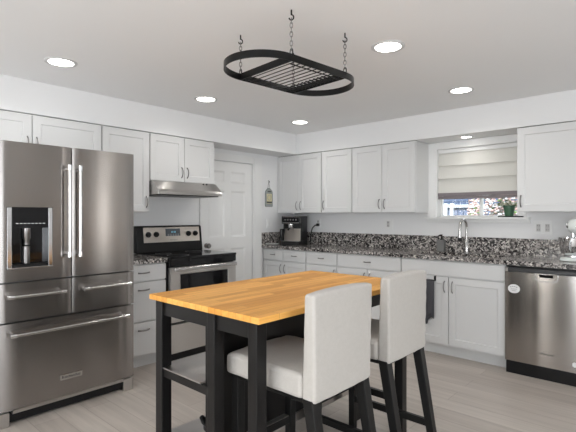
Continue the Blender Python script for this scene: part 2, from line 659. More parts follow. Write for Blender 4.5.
# window frames behind the camera
def plain_window(name, label, rects, panes):
    bm = bmesh.new()
    for r in rects:
        bx(bm, *r)
    w = struct(name, bm, M['trim'], label, 'window')
    for r in panes:
        part(w, 'pane', box(*r), M['glass'])


x0, x1 = XR + 0.03, XR + 0.08
plain_window('window_2', 'wide white-framed window in the side wall, outside the picture',
             [(x0, x1, -1.3, -1.25, 0.4, 2.1), (x0, x1, 1.45, 1.5, 0.4, 2.1), (x0, x1, 0.07, 0.13, 0.4, 2.1), (x0, x1, -1.25, 1.45, 0.4, 0.45), (x0, x1, -1.25, 1.45, 2.05, 2.1)],
             [(x0 + 0.02, x0 + 0.025, -1.25, 1.45, 0.45, 2.05)])
plain_window('window_3', 'narrow white-framed window in the side wall by the corner, outside the picture',
             [(x0, x1, 3.95, 3.98, 0.2, 2.1), (x0, x1, 4.14, 4.17, 0.2, 2.1), (x0, x1, 3.98, 4.14, 0.2, 0.24), (x0, x1, 3.98, 4.14, 2.06, 2.1)],
             [(x0 + 0.02, x0 + 0.025, 3.98, 4.14, 0.24, 2.06)])
y0, y1 = YF - 0.08, YF - 0.03
plain_window('window_4', 'narrow white-framed window in the rear wall, behind the camera',
             [(-2.50, -2.47, y0, y1, 0.2, 2.2), (-2.17, -2.14, y0, y1, 0.2, 2.2), (-2.47, -2.17, y0, y1, 0.2, 0.25), (-2.47, -2.17, y0, y1, 2.15, 2.2)],
             [(-2.47, -2.17, y0 + 0.02, y0 + 0.025, 0.25, 2.15)])
plain_window('window_5', 'white-framed glass patio door in the rear wall, behind the camera',
             [(-1.75, -1.69, y0, y1, 0, 2.2), (1.39, 1.45, y0, y1, 0, 2.2), (-0.2, -0.1, y0, y1, 0, 2.2), (-1.69, 1.39, y0, y1, 0, 0.06), (-1.69, 1.39, y0, y1, 2.14, 2.2)],
             [(-1.69, 1.39, y0 + 0.02, y0 + 0.025, 0.06, 2.14)])

# baseboard on the visible bit of left wall beside the door
struct('baseboard_left', box(XL + 0.001, XL + 0.014, DY1 + cw + 0.061, 3.92, 0, 0.09), M['trim'], 'short white baseboard right of the door', 'baseboard')

# ------------------------------------------------------------------ outside the sink window
struct('ground', box(-9, 4, YB + 0.2, 14, -0.3, -0.2), M['grass'], 'lawn outside the sink window', 'ground')
t = thing('house', 'blue-grey clad house wall beyond the white-posted fence', 'house', (-3.6, 12.0, -0.2))
bm = bmesh.new()
bx(bm, -6.2, -2.9, 12.0, 12.4, -0.2, 2.6)
for k in range(18):
    bx(bm, -6.2, -2.9, 11.985, 12.0, -0.2 + k * 0.155, -0.2 + k * 0.155 + 0.14)
part(t, 'siding', bm, M['blue_siding'])
part(t, 'corner_trim', box(-2.92, -2.78, 11.96, 12.1, -0.2, 2.6), M['white_post'])
part(t, 'fascia', box(-6.3, -2.8, 11.8, 12.4, 2.6, 2.8), M['white_post'])
t = thing('picket_fence', 'grey-blue slatted fence with white posts and rails outside the window', 'fence', (-3.2, 8.0, -0.2))
bm = bmesh.new()
for k in range(30):
    x = -4.6 + k * 0.1
    bx(bm, x, x + 0.085, 8.0, 8.025, -0.2, 1.435)
part(t, 'slats', bm, M['fence_slat'])
for x in (-3.335, -3.225, -2.2):
    part(t, 'post', box(x, x + 0.055, 7.93, 7.995, -0.2, 1.50), M['white_post'])
part(t, 'rail', box(-4.6, -1.6, 7.96, 7.995, 1.43, 1.475), M['white_post'])
part(t, 'rail', box(-4.6, -1.6, 7.96, 7.999, 0.1, 0.16), M['white_post'])


def blossom_bush(name, label, c, n, rx, rz, mats):
    t = thing(name, label, 'tree', (c[0], c[1], -0.2))
    bm = bmesh.new()
    tube(bm, [(c[0], c[1], -0.2), (c[0] + 0.03, c[1], 0.5), (c[0], c[1], c[2])], [0.06, 0.045, 0.02], 7)
    for k in range(9):
        a = random.uniform(0, 2 * PI)
        h = random.uniform(0.4, 0.9)
        tube(bm, [(c[0], c[1], h), (c[0] + 0.3 * rx * math.cos(a), c[1] + 0.3 * rx * math.sin(a), (h + c[2]) / 2 + 0.1),
                  (c[0] + 0.8 * rx * math.cos(a), c[1] + 0.8 * rx * math.sin(a), c[2] + random.uniform(-0.4, 0.4))], [0.025, 0.018, 0.008], 5)
    part(t, 'branches', bm, M['twig'])
    for nm, m, frac in mats:
        bm = bmesh.new()
        for k in range(int(n * frac)):
            u = Vector((random.gauss(0, 1), random.gauss(0, 1), random.gauss(0, 1))).normalized() * random.random() ** 0.45
            p = Vector((c[0] + u.x * rx, c[1] + u.y * rx, c[2] + u.z * rz))
            s = random.uniform(0.014, 0.032)
            bmesh.ops.create_icosphere(bm, subdivisions=1, radius=s, matrix=Matrix.Translation(p) @ Matrix.Diagonal((1, 1, 0.6, 1)))
        part(t, nm, bm, m)['kind'] = 'stuff'


blossom_bush('flowering_tree', 'pale pink flowering tree filling the right window pane', (-1.85, 6.7, 1.35), 1500, 0.52, 0.55,
             [('blossoms', M['blossom'], 0.65), ('white_blossoms', M['white_post'], 0.25), ('leaves', M['leaf'], 0.10)])
blossom_bush('flowering_shrub', 'smaller pink shrub at the end of the fence, left of the sash bar', (-2.62, 7.45, 1.18), 500, 0.11, 0.40,
             [('blossoms', M['blossom'], 0.6), ('white_blossoms', M['white_post'], 0.25), ('leaves', M['leaf'], 0.15)])

# ------------------------------------------------------------------ upper cabinets, sink wall (face y = 4.20)
UZ0, UZ1 = 1.315, ZS - 0.004
YU = YS + 0.018       # carcass face: doors end up flush with the soffit
P = mapper('back', YU)


def upper_back(x0, x1, doors, label, hand):
    cab = thing('upper_cabinet', label, 'cabinet', ((x0 + x1) / 2, YB, UZ0))
    bm = bmesh.new()
    bx(bm, x0, x1, YU, YB - 0.002, UZ0, UZ1)
    part(cab, 'body', bm, M['cab'])
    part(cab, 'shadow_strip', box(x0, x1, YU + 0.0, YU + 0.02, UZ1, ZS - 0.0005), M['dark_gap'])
    for (a, b), h in zip(doors, hand):
        door_leaf(cab, P, a + 0.003, b - 0.003, UZ0 + 0.004, UZ1 - 0.008, (b - 0.032) if h == 'r' else (a + 0.032), UZ0 + 0.092)


upper_back(-3.998, -3.268, [(-3.994, -3.624), (-3.624, -3.270)], 'white two-door wall cabinet in the corner above the coffee machine', 'rl')
upper_back(-3.264, -2.832, [(-3.262, -2.834)], 'white single-door wall cabinet in the middle of the sink wall', 'l')
upper_back(-2.828, -2.066, [(-2.826, -2.446), (-2.446, -2.068)], 'white two-door wall cabinet just left of the window', 'rl')
upper_back(-1.117, -0.05, [(-1.115, -0.585), (-0.585, -0.052)], 'white wall cabinet right of the window, above the stand mixer', 'lr')

# upper cabinets, fridge and range wall (face x = -3.67)
XU = XS - 0.018
P2 = mapper('left', XU)


def upper_left(y0, y1, z0, doors, label, hand, hz=0.092):
    cab = thing('upper_cabinet', label, 'cabinet', (XL, (y0 + y1) / 2, z0))
    part(cab, 'body', box(XL + 0.002, XU, y0, y1, z0, UZ1), M['cab'])
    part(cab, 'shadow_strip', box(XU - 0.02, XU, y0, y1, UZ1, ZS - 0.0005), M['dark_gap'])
    for (a, b), h in zip(doors, hand):
        door_leaf(cab, P2, a + 0.003, b - 0.003, z0 + 0.004, UZ1 - 0.008, (b - 0.032) if h == 'r' else (a + 0.032), z0 + hz)


upper_left(0.64, 1.709, 1.765, [(0.642, 1.177), (1.177, 1.707)], 'low white two-door cabinet above the fridge', 'rl', 0.06)
upper_left(1.712, 2.157, UZ0, [(1.714, 2.155)], 'tall white single-door wall cabinet between fridge and range hood', 'r')
upper_left(2.160, 2.905, 1.608, [(2.162, 2.534), (2.534, 2.903)], 'short white two-door cabinet above the range hood', 'rl')

# ------------------------------------------------------------------ base cabinets, sink wall
YD = 3.945            # carcass face; door fronts at 3.924
CT0, CT1 = 0.878, 0.914
P = mapper('back', YD)
DZ0, DZ1, KZ0, KZ1 = 0.118, 0.724, 0.737, 0.868


def base_back(x0, x1, drawers, doors, label, hand, false_front=False):
    cab = thing('base_cabinet', label, 'cabinet', ((x0 + x1) / 2, YD, 0))
    part(cab, 'body', box(x0, x1, YD, YB - 0.002, 0.10, CT0 - 0.002), M['cab'])
    part(cab, 'toe_kick', box(x0, x1, YD + 0.055, YD + 0.075, 0, 0.10), M['cab'])
    for a, b in drawers:
        drawer_front(cab, P, a + 0.003, b - 0.003, KZ0, KZ1, not false_front, 'false_front' if false_front else 'drawer')
    for (a, b), h in zip(doors, hand):
        door_leaf(cab, P, a + 0.003, b - 0.003, DZ0, DZ1, (b - 0.032) if h == 'r' else (a + 0.032), DZ1 - 0.085)
    return cab


base_back(-3.998, -3.282, [(-3.985, -3.641), (-3.641, -3.284)], [(-3.985, -3.641), (-3.641, -3.284)],
          'white base cabinet in the corner with two small drawers side by side', 'rl')
base_back(-3.279, -2.843, [(-3.277, -2.845)], [(-3.277, -2.845)], 'white base cabinet with one drawer, right of the corner cabinet', 'r')
base_back(-2.840, -2.076, [(-2.838, -2.078)], [(-2.838, -2.458), (-2.458, -2.078)], 'white base cabinet with one wide drawer, left of the sink cabinet', 'rl')
# sink cabinet: side walls only behind the false front so that the basin hangs free
cab = thing('base_cabinet', 'white sink base cabinet with blank top panel and a towel on its left door', 'cabinet', (-1.61, YD, 0))
x0, x1 = -2.073, -1.131
bm = bmesh.new()
bx(bm, x0, x0 + 0.018, YD, YB - 0.002, 0.10, CT0 - 0.002)
bx(bm, x1 - 0.018, x1, YD, YB - 0.002, 0.10, CT0 - 0.002)
bx(bm, x0 + 0.018, x1 - 0.018, YD, YB - 0.002, 0.10, 0.118)
bx(bm, x0 + 0.018, x1 - 0.018, YD, YD + 0.018, 0.70, CT0 - 0.002)
part(cab, 'body', bm, M['cab'])
part(cab, 'toe_kick', box(x0, x1, YD + 0.055, YD + 0.075, 0, 0.10), M['cab'])
drawer_front(cab, P, x0 + 0.003, x1 - 0.003, KZ0, KZ1, False, 'false_front')
door_leaf(cab, P, x0 + 0.003, -1.612, DZ0, DZ1, -1.645, DZ1 - 0.085)
door_leaf(cab, P, -1.606, x1 - 0.003, DZ0, DZ1, -1.573, DZ1 - 0.085)
base_back(-0.518, -0.05, [(-0.516, -0.052)], [(-0.516, -0.052)], 'white base cabinet right of the dishwasher, beyond the picture edge', 'l')

# left base: drawer stack between fridge and range
XD = -3.405
P2 = mapper('left', XD)
cab = thing('base_cabinet', 'white three-drawer base cabinet between fridge and range', 'cabinet', (XD, 1.93, 0))
part(cab, 'body', box(XL + 0.002, XD, 1.722, 2.150, 0.10, CT0 - 0.002), M['cab'])
part(cab, 'toe_kick', box(XD - 0.075, XD - 0.055, 1.722, 2.150, 0, 0.10), M['cab'])
for a, b, hz in ((0.737, 0.868, None), (0.400, 0.724, 0.66), (0.118, 0.388, 0.325)):
    drawer_front(cab, P2, 1.725, 2.147, a, b, True, 'drawer', hz, 0.10)

# ------------------------------------------------------------------ granite counters
ct = thing('countertop', 'speckled granite countertop along the sink wall', 'countertop', (-2.0, 3.9, CT0))
SX0, SX1, SY0, SY1 = -1.98, -1.24, 4.02, 4.35
bm = bmesh.new()
cx1 = -0.04
for r in ((XL + 0.002, SX0, 3.90, YB - 0.002), (SX1, cx1, 3.90, YB - 0.002), (SX0, SX1, 3.90, SY0), (SX0, SX1, SY1, YB - 0.002)):
    bx(bm, *r, CT0, CT1)
part(ct, 'slab', bm, M['granite'])
bm = bmesh.new()
bx(bm, XL + 0.002, cx1, YB - 0.022, YB - 0.002, CT1, 1.068)
bx(bm, XL + 0.002, XL + 0.022, 3.90, YB - 0.022, CT1, 1.068)
part(ct, 'backsplash', bm, M['granite'])
solo('countertop', box(XL + 0.002, -3.37, 1.722, 2.156, CT0, CT1), M['granite'], 'small granite countertop between fridge and range', 'countertop', bevel=0.002)

# sink basin
sk = thing('sink', 'stainless undermount sink in the granite under the window', 'sink', (-1.61, 4.18, 0.70))
bm = bmesh.new()
a, b, c, d, zb = SX0 - 0.004, SX1 + 0.004, SY0 - 0.004, SY1 + 0.004, 0.70
bx(bm, a, b, c, d, zb - 0.004, zb)
bx(bm, a - 0.003, a, c, d, zb - 0.004, CT0 - 0.001)
bx(bm, b, b + 0.003, c, d, zb - 0.004, CT0 - 0.001)
bx(bm, a - 0.003, b + 0.003, c - 0.003, c, zb - 0.004, CT0 - 0.001)
bx(bm, a - 0.003, b + 0.003, d, d + 0.003, zb - 0.004, CT0 - 0.001)
part(sk, 'basin', bm, M['shelf_steel'])
part(sk, 'drain', lathe(bmesh.new(), [(0, zb), (0.045, zb), (0.045, zb + 0.004), (0.03, zb + 0.004), (0.025, zb + 0.001), (0, zb + 0.001)], (-1.61, 4.18, 0)), M['chrome'], smooth=True)

# ------------------------------------------------------------------ refrigerator
fr = thing('refrigerator', 'stainless steel french-door refrigerator with water dispenser', 'refrigerator', (-3.5, 1.22, 0))
FY0, FY1, FYC, FX = 0.775, 1.665, 1.220, -3.05


def bowed(y0, y1, z0, z1, xb, xf, bow, n=14, hole=None):
    """door slab facing +x whose front bulges; an optional rectangular recess (y0, y1, z0, z1, depth)"""
    bm = bmesh.new()
    ys = [y0 + (y1 - y0) * k / n for k in range(n + 1)]
    zs = [z0, z1]
    if hole:
        ys = sorted({*[y for y in ys if not hole[0] - 0.012 < y < hole[1] + 0.012], hole[0], hole[1]})
        zs = [z0, hole[2], hole[3], z1]

    def X(y):
        s = 2 * (y - y0) / (y1 - y0) - 1
        r = 0.0
        e = abs(s)
        if e > 0.97:
            r = 0.006 * ((e - 0.97) / 0.03) ** 2
        return xf + bow * (1 - s * s) - r
    V = lambda x, y, z: bm.verts.new((x, y, z))
    for j in range(len(zs) - 1):
        for i in range(len(ys) - 1):
            if hole and j == 1 and hole[0] <= (ys[i] + ys[i + 1]) / 2 <= hole[1]:
                continue
            a, b = ys[i], ys[i + 1]
            bm.faces.new((V(X(a), a, zs[j]), V(X(b), b, zs[j]), V(X(b), b, zs[j + 1]), V(X(a), a, zs[j + 1])))
    if hole:
        a, b, c, d, dep = hole
        x2 = xf - dep
        for (p, q) in (((a, c), (b, c)), ((b, c), (b, d)), ((b, d), (a, d)), ((a, d), (a, c))):
            bm.faces.new((V(X(p[0]), *p), V(X(q[0]), *q), V(x2, *q), V(x2, *p)))
        bm.faces.new([V(x2, y, z) for y, z in ((a, c), (b, c), (b, d), (a, d))])
    for z in (z0, z1):
        for i in range(len(ys) - 1):
            a, b = ys[i], ys[i + 1]
            bm.faces.new((V(X(a), a, z), V(X(b), b, z), V(xb, b, z), V(xb, a, z)))
    for y in (y0, y1):
        for j in range(len(zs) - 1):
            bm.faces.new((V(X(y), y, zs[j]), V(X(y), y, zs[j + 1]), V(xb, y, zs[j + 1]), V(xb, y, zs[j])))
    bmesh.ops.remove_doubles(bm, verts=bm.verts, dist=1e-5)
    return bm


part(fr, 'body', box(-3.93, -3.125, FY0 + 0.005, FY1 - 0.005, 0.035, 1.725), M['grey_plastic'])
xb = -3.118
DH = (0.838, 1.100, 0.952, 1.335, 0.055)
dl = part(fr, 'door', bowed(FY0, FYC - 0.003, 0.878, 1.735, xb, FX, 0.003, hole=DH), M['fridge_steel'], smooth=True, label='left fridge door with black water dispenser')
dr = part(fr, 'door', bowed(FYC + 0.003, FY1, 0.878, 1.735, xb, FX, 0.003), M['fridge_steel'], smooth=True, label='plain right fridge door')
d1 = part(fr, 'drawer', bowed(FY0, FYC - 0.003, 0.634, 0.868, xb, FX, 0.003), M['fridge_steel'], smooth=True)
d2 = part(fr, 'drawer', bowed(FYC + 0.003, FY1, 0.634, 0.868, xb, FX, 0.003), M['fridge_steel'], smooth=True)
d3 = part(fr, 'drawer', bowed(FY0, FY1, 0.098, 0.624, xb, FX, 0.005), M['fridge_steel'], smooth=True, label='wide freezer drawer at the bottom')


def bar_handle(parent, p0, p1, off, r=0.0115):
    p0, p1 = Vector(p0), Vector(p1)
    d = (p1 - p0).normalized()
    bm = bmesh.new()
    o = Vector((off, 0, 0))
    tube(bm, [p0 + o - d * 0.005, p0 + o, p1 + o, p1 + o + d * 0.005], r, 14)
    for p in (p0 + d * 0.016, p1 - d * 0.016):
        tube(bm, [p, p + o], r * 1.0, 12)
    h = part(parent, 'handle', bm, M['bar_steel'], smooth=True)
    for p, s in ((p0, 1), (p1, -1)):
        q = p + o
        part(h, 'handle_cap', tube(bmesh.new(), [q - d * s * 0.008, q + d * s * 0.026], r * 1.22, 14), M['chrome'], smooth=True)


bar_handle(dl, (FX + 0.001, 1.186, 1.02), (FX + 0.001, 1.186, 1.605), 0.055)
bar_handle(dr, (FX + 0.001, 1.254, 1.02), (FX + 0.001, 1.254, 1.605), 0.055)
bar_handle(d1, (FX + 0.003, 0.835, 0.792), (FX + 0.003, 1.155, 0.792), 0.055, 0.0105)
bar_handle(d2, (FX + 0.003, 1.285, 0.792), (FX + 0.003, 1.605, 0.792), 0.055, 0.0105)
bar_handle(d3, (FX + 0.003, 0.85, 0.560), (FX + 0.003, 1.59, 0.560), 0.055, 0.0115)

# dispenser
dp = part(dl, 'dispenser_liner', box(FX - 0.0545, FX - 0.050, DH[0] + 0.001, DH[1] - 0.001, DH[2] + 0.001, DH[3] - 0.001), M['black_gloss'], label='black dispenser niche')
bm = bmesh.new()
bx(bm, FX - 0.05, FX + 0.006, DH[0] + 0.002, DH[0] + 0.028, DH[2] + 0.002, DH[3] - 0.002)
bx(bm, FX - 0.05, FX + 0.006, DH[1] - 0.028, DH[1] - 0.002, DH[2] + 0.002, DH[3] - 0.002)
bx(bm, FX - 0.05, FX + 0.010, DH[0] + 0.002, DH[1] - 0.002, DH[2] + 0.002, DH[2] + 0.012)
part(dl, 'dispenser_trim', bm, M['chrome'], 0.003, label='chrome side strips of the dispenser')
part(dl, 'control_panel', box(FX - 0.05, FX + 0.002, DH[0] + 0.03, DH[1] - 0.03, 1.205, DH[3] - 0.003), M['black_gloss'])
bm = bmesh.new()
for k in range(8):
    y = DH[0] + 0.05 + k * 0.0215
    bx(bm, FX + 0.002, FX + 0.003, y, y + 0.014, 1.232, 1.236)
part(dl, 'control_marks', bm, M['white_plastic'])
bm = lathe(bmesh.new(), [(0, 1.205), (0.022, 1.205), (0.022, 1.14), (0.016, 1.13), (0.016, 1.10), (0, 1.10)], (FX - 0.022, 0.955, 0), 18)
part(dl, 'water_spout', bm, M['nickel'], smooth=True)
bm = bmesh.new()
tube(bm, [(FX - 0.03, 0.955, 1.09), (FX - 0.034, 0.955, 0.985)], 0.021, 14)
part(dl, 'paddle', bm, M['nickel'], smooth=True)
part(dl, 'drip_tray', box(FX - 0.05, FX + 0.004, DH[0] + 0.03, DH[1] - 0.03, DH[2] + 0.012, DH[2] + 0.03), M['black_plastic'])
# base grille, feet, badge
part(fr, 'base_grille', box(-3.12, FX - 0.012, FY0 + 0.10, FY1 - 0.075, 0.070, 0.090), M['steel'])
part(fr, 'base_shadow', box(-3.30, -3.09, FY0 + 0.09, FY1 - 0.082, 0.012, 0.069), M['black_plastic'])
for y in (FY0 + 0.005, FY1 - 0.080):
    part(fr, 'foot', box(-3.12, FX - 0.004, y, y + 0.075, 0.0, 0.088), M['steel'], 0.003)
bg = part(d3, 'badge', box(FX + 0.003, FX + 0.0095, 1.140, 1.285, 0.203, 0.240), M['bar_steel'], 0.002)
text(bg, 'badge_lettering', 'KitchenAid', 0.026, (FX + 0.0102, 1.2125, 0.2215), '+x', M['ink'], sx=1.0)

# ------------------------------------------------------------------ range
rg = thing('range', 'stainless and black electric range with glass cooktop', 'range', (-3.65, 2.535, 0))
RY0, RY1, RX = 2.160, 2.910, -3.335
part(rg, 'body', box(-3.97, RX - 0.045, RY0, RY1, 0.04, 0.895), M['black_plastic'])
bm = bmesh.new()
for x in (-3.90, -3.45):
    for y in (RY0 + 0.05, RY1 - 0.05):
        lathe(bm, [(0, 0), (0.018, 0), (0.018, 0.041), (0, 0.041)], (x, y, 0), 10)
part(rg, 'foot', bm, M['black_plastic'])
cooktop = part(rg, 'cooktop', box(-3.93, RX + 0.005, RY0 - 0.001, RY1 + 0.001, 0.895, 0.917), M['black_gloss'], 0.004)
for x, y, r in ((-3.50, 2.35, 0.10), (-3.50, 2.72, 0.085), (-3.75, 2.35, 0.075), (-3.75, 2.72, 0.10)):
    bm = bmesh.new()
    lathe(bm, [(r - 0.004, 0.9172), (r, 0.9172), (r, 0.9175), (r - 0.004, 0.9175), (r - 0.004, 0.9172)], (x, y, 0), 36)
    part(cooktop, 'burner_ring', bm, M['grey_plastic'])
part(rg, 'front_band', box(RX - 0.045, RX + 0.0, RY0, RY1, 0.836, 0.894), M['black_gloss'], 0.003)
od = part(rg, 'oven_door', panelled(mapper('left', RX - 0.042), RY0 + 0.004, RY1 - 0.004, 0.345, 0.826, 0.042, [(2.262, 2.812, 0.47, 0.765)], 0.006, 0.004), M['steel'], 0.003)
part(od, 'oven_window', box(RX - 0.008, RX - 0.002, 2.268, 2.806, 0.476, 0.759), M['black_gloss'])
bm = bmesh.new()
bx(bm, RX + 0.022, RX + 0.042, RY0 + 0.02, RY1 - 0.02, 0.797, 0.826)
bx(bm, RX, RX + 0.022, RY0 + 0.03, RY0 + 0.06, 0.802, 0.821)
bx(bm, RX, RX + 0.022, RY1 - 0.06, RY1 - 0.03, 0.802, 0.821)
part(od, 'handle', bm, M['bar_steel'], 0.006, seg=3)
part(rg, 'storage_drawer', panelled(mapper('left', RX - 0.042), RY0 + 0.004, RY1 - 0.004, 0.075, 0.325, 0.042, []), M['steel'], 0.003)
part(rg, 'kick_panel', box(RX - 0.075, RX - 0.05, RY0 + 0.01, RY1 - 0.01, 0.0, 0.07), M['black_plastic'])
# backguard leaning back slightly
bm = bmesh.new()
prism(bm, [(-3.985, 0.917), (-3.895, 0.917), (-3.905, 0.99), (-3.925, 1.165), (-3.945, 1.180), (-3.985, 1.180)],
      lambda p: (p[0], RY0 + 0.002, p[1]), lambda p: (p[0], RY1 + 0.015, p[1]))
bg = part(rg, 'backguard', bm, M['black_plastic'], 0.004)


def guard_x(z):
    return -3.905 - (z - 0.99) * 0.02 / 0.175


bm = bmesh.new()
z0, z1, y0, y1 = 1.016, 1.164, 2.236, 2.892
prism(bm, [(y0, z0), (y1, z0), (y1, z1), (y0, z1)], lambda p: (guard_x(p[1]) + 0.004, p[0], p[1]), lambda p: (guard_x(p[1]) - 0.003, p[0], p[1]))
cp = part(bg, 'control_panel', bm, M['panel_steel'])
for y in (2.285, 2.372, 2.752, 2.836):
    bm = lathe(bmesh.new(), [(0, 0.0), (0.028, 0.0), (0.027, 0.012), (0.022, 0.016), (0.020, 0.026), (0, 0.027)], (guard_x(1.095) + 0.004, y, 1.095), 22, 'x')
    k = part(cp, 'knob', bm, M['black_plastic'], smooth=True)
    part(k, 'knob_grip', box(guard_x(1.095) + 0.028, guard_x(1.095) + 0.036, y - 0.005, y + 0.005, 1.076, 1.114), M['black_plastic'], 0.002)
z0, z1, y0, y1 = 1.075, 1.149, 2.480, 2.650
bm = bmesh.new()
prism(bm, [(y0, z0), (y1, z0), (y1, z1), (y0, z1)], lambda p: (guard_x(p[1]) + 0.007, p[0], p[1]), lambda p: (guard_x(p[1]) + 0.003, p[0], p[1]))
ds = part(cp, 'display', bm, M['display'])
bm = bmesh.new()
for k in range(4):
    y = 2.545 + k * 0.013 + (0.004 if k > 1 else 0)
    bx(bm, guard_x(1.115) + 0.007, guard_x(1.115) + 0.008, y, y + 0.008, 1.107, 1.123)
part(ds, 'digits', bm, M['digit'])
bm = bmesh.new()
for j in range(2):
    for k in range(5):
        y = 2.50 + k * 0.029
        bx(bm, guard_x(1.08) + 0.0065, guard_x(1.08) + 0.0075, y, y + 0.018, 1.077 + j * 0.012, 1.083 + j * 0.012)
part(ds, 'buttons', bm, M['grey_plastic'])
text(cp, 'lettering', 'Whirlpool', 0.020, (guard_x(1.035) + 0.0048, 2.57, 1.035), '+x', M['grey_plastic'])

# ------------------------------------------------------------------ range hood
hd = thing('range_hood', 'stainless under-cabinet range hood above the range', 'range hood', (-3.75, 2.535, 1.47))
bm = bmesh.new()
prof = [(-3.995, 1.605), (-3.645, 1.605), (-3.548, 1.525), (-3.538, 1.505), (-3.538, 1.478), (-3.995, 1.478)]
prism(bm, prof, lambda p: (p[0], 2.164, p[1]), lambda p: (p[0], 2.903, p[1]))
part(hd, 'shell', bm, M['steel'], 0.003)
part(hd, 'filter_panel', box(-3.95, -3.56, 2.20, 2.87, 1.470, 1.4785), M['black_plastic'])
for y in (2.735, 2.775):
    n = Vector((0.080, 0, 0.097)).normalized()
    c = Vector((-3.632, y, 1.594))
    bm = tube(bmesh.new(), [c - n * 0.002, c + n * 0.006], 0.009, 12)
    part(hd, 'switch_button', bm, M['black_plastic'])

# ------------------------------------------------------------------ dishwasher
dw = thing('dishwasher', 'stainless dishwasher with pocket handle and a white oval sticker', 'dishwasher', (-0.825, 3.9, 0))
DX0, DX1, DY = -1.122, -0.524, 3.898
part(dw, 'body', box(DX0 + 0.003, DX1 - 0.003, DY + 0.035, YB - 0.04, 0.0, 0.872), M['black_plastic'])
xc = (DX0 + DX1) / 2
bm = bmesh.new()
n = 28


def dwy(x, z):
    s = (x - xc) / (DX1 - xc)
    dip = 0.0 * math.exp(-((x - xc) / 0.10) ** 2) * max(0.0, min(1.0, (z - 0.28) / 0.5))
    return DY - 0.007 - 0.003 * (1 - s * s) + dip


xs = [DX0 + (DX1 - DX0) * k / n for k in range(n + 1)]
zs = [0.105 + (0.826 - 0.105) * k / 10 for k in range(11)]
G = [[bm.verts.new((x, dwy(x, z), z)) for z in zs] for x in xs]
for i in range(n):
    for j in range(10):
        bm.faces.new((G[i][j], G[i + 1][j], G[i + 1][j + 1], G[i][j + 1]))
B = [[bm.verts.new((x, DY + 0.034, z)) for z in (zs[0], zs[-1])] for x in xs]
for i in range(n):
    bm.faces.new((G[i][0], B[i][0], B[i + 1][0], G[i + 1][0]))
    bm.faces.new((G[i][10], G[i + 1][10], B[i + 1][1], B[i][1]))
for e in (0, n):
    bm.faces.new([G[e][j] for j in range(11)] + [B[e][1], B[e][0]])
dd = part(dw, 'door', bm, M['dish_steel'], smooth=True)
cs = part(dw, 'control_strip', box(DX0 + 0.02, DX1, DY - 0.008, DY + 0.03, 0.828, 0.858), M['strip_grey'], 0.003, label='dark control strip along the top')
part(dw, 'end_cap', box(DX0, DX0 + 0.019, DY - 0.006, DY + 0.03, 0.828, 0.858), M['steel'], 0.002)
# pocket handle: rounded scoop in the top centre of the door
bm = bmesh.new()
pts = []
hw, zt, zb, rr = 0.083, 0.827, 0.764, 0.03
poly = [(xc - hw, zt)]
for k in range(7):
    a = PI + k / 6 * PI / 2
    poly.append((xc - hw + rr + rr * math.cos(a), zb + rr + rr * math.sin(a)))
for k in range(7):
    a = 1.5 * PI + k / 6 * PI / 2
    poly.append((xc + hw - rr + rr * math.cos(a), zb + rr + rr * math.sin(a)))
poly.append((xc + hw, zt))
inner = [(xc + (x - xc) * 0.90, zt + (z - zt) * 0.84) for x, z in poly]
A = [bm.verts.new((x, DY - 0.016, z)) for x, z in poly]
I = [bm.verts.new((x, DY - 0.016, z)) for x, z in inner]
A2 = [bm.verts.new((x, DY + 0.0, z)) for x, z in poly]
I2 = [bm.verts.new((x, DY - 0.004, z)) for x, z in inner]
for k in range(len(poly) - 1):
    bm.faces.new((A[k], A[k + 1], I[k + 1], I[k]))
    bm.faces.new((A[k], A2[k], A2[k + 1], A[k + 1]))
    bm.faces.new((I[k], I[k + 1], I2[k + 1], I2[k]))
ph = part(dd, 'pocket_handle', bm, M['bar_steel'], smooth=True)
bm = bmesh.new()
prism(bm, inner, lambda p: (p[0], DY - 0.0045, p[1]), lambda p: (p[0], DY + 0.003, p[1]))
part(ph, 'pocket', bm, M['nickel'])
part(ph, 'latch', box(xc - 0.048, xc + 0.048, DY - 0.014, DY - 0.0045, 0.797, 0.822), M['black_gloss'], 0.006, label='dark opening of the pocket handle')
part(dw, 'kick_panel', box(DX0 + 0.004, DX1 - 0.004, DY + 0.005, DY + 0.034, 0.0, 0.10), M['black_plastic'])


def disc_front(c, rx, rz, y, th=0.0015, n=32):
    return prism(bmesh.new(), [(c[0] + rx * math.cos(2 * PI * k / n), c[1] + rz * math.sin(2 * PI * k / n)) for k in range(n)],
                 lambda p: (p[0], y, p[1]), lambda p: (p[0], y - th, p[1]))


mg = part(dd, 'oval_magnet', disc_front((-1.055, 0.690), 0.045, 0.036, DY - 0.006, 0.006), M['white_plastic'], label='white oval magnet with dark print')
bm = bmesh.new()
for k in range(4):                              # upper band of unreadable print
    x = -1.083 + k * 0.0145
    bx(bm, x, x + 0.010, DY - 0.0128, DY - 0.0118, 0.700 + (0.004 if k in (1, 2) else 0), 0.707 + (0.004 if k in (1, 2) else 0))
bx(bm, -1.078, -1.032, DY - 0.0128, DY - 0.0118, 0.686, 0.690)
bx(bm, -1.070, -1.040, DY - 0.0128, DY - 0.0118, 0.673, 0.677)
part(mg, 'print', bm, M['grey_plastic'])
text(dd, 'lettering', 'Whirlpool', 0.024, (-0.823, DY - 0.0112, 0.205), '-y', M['ink'])
bm = tube(bmesh.new(), [(-0.823 + 0.030 * math.cos(a), DY - 0.0112, 0.212 + 0.018 * math.sin(a)) for a in [0.5 + k * 0.2 for k in range(14)]], 0.0016, 5)
part(dd, 'emblem', bm, M['nickel'])
part(dd, 'round_sticker', disc_front((-0.635, 0.165), 0.018, 0.018, DY - 0.006, 0.003), M['white_plastic'])

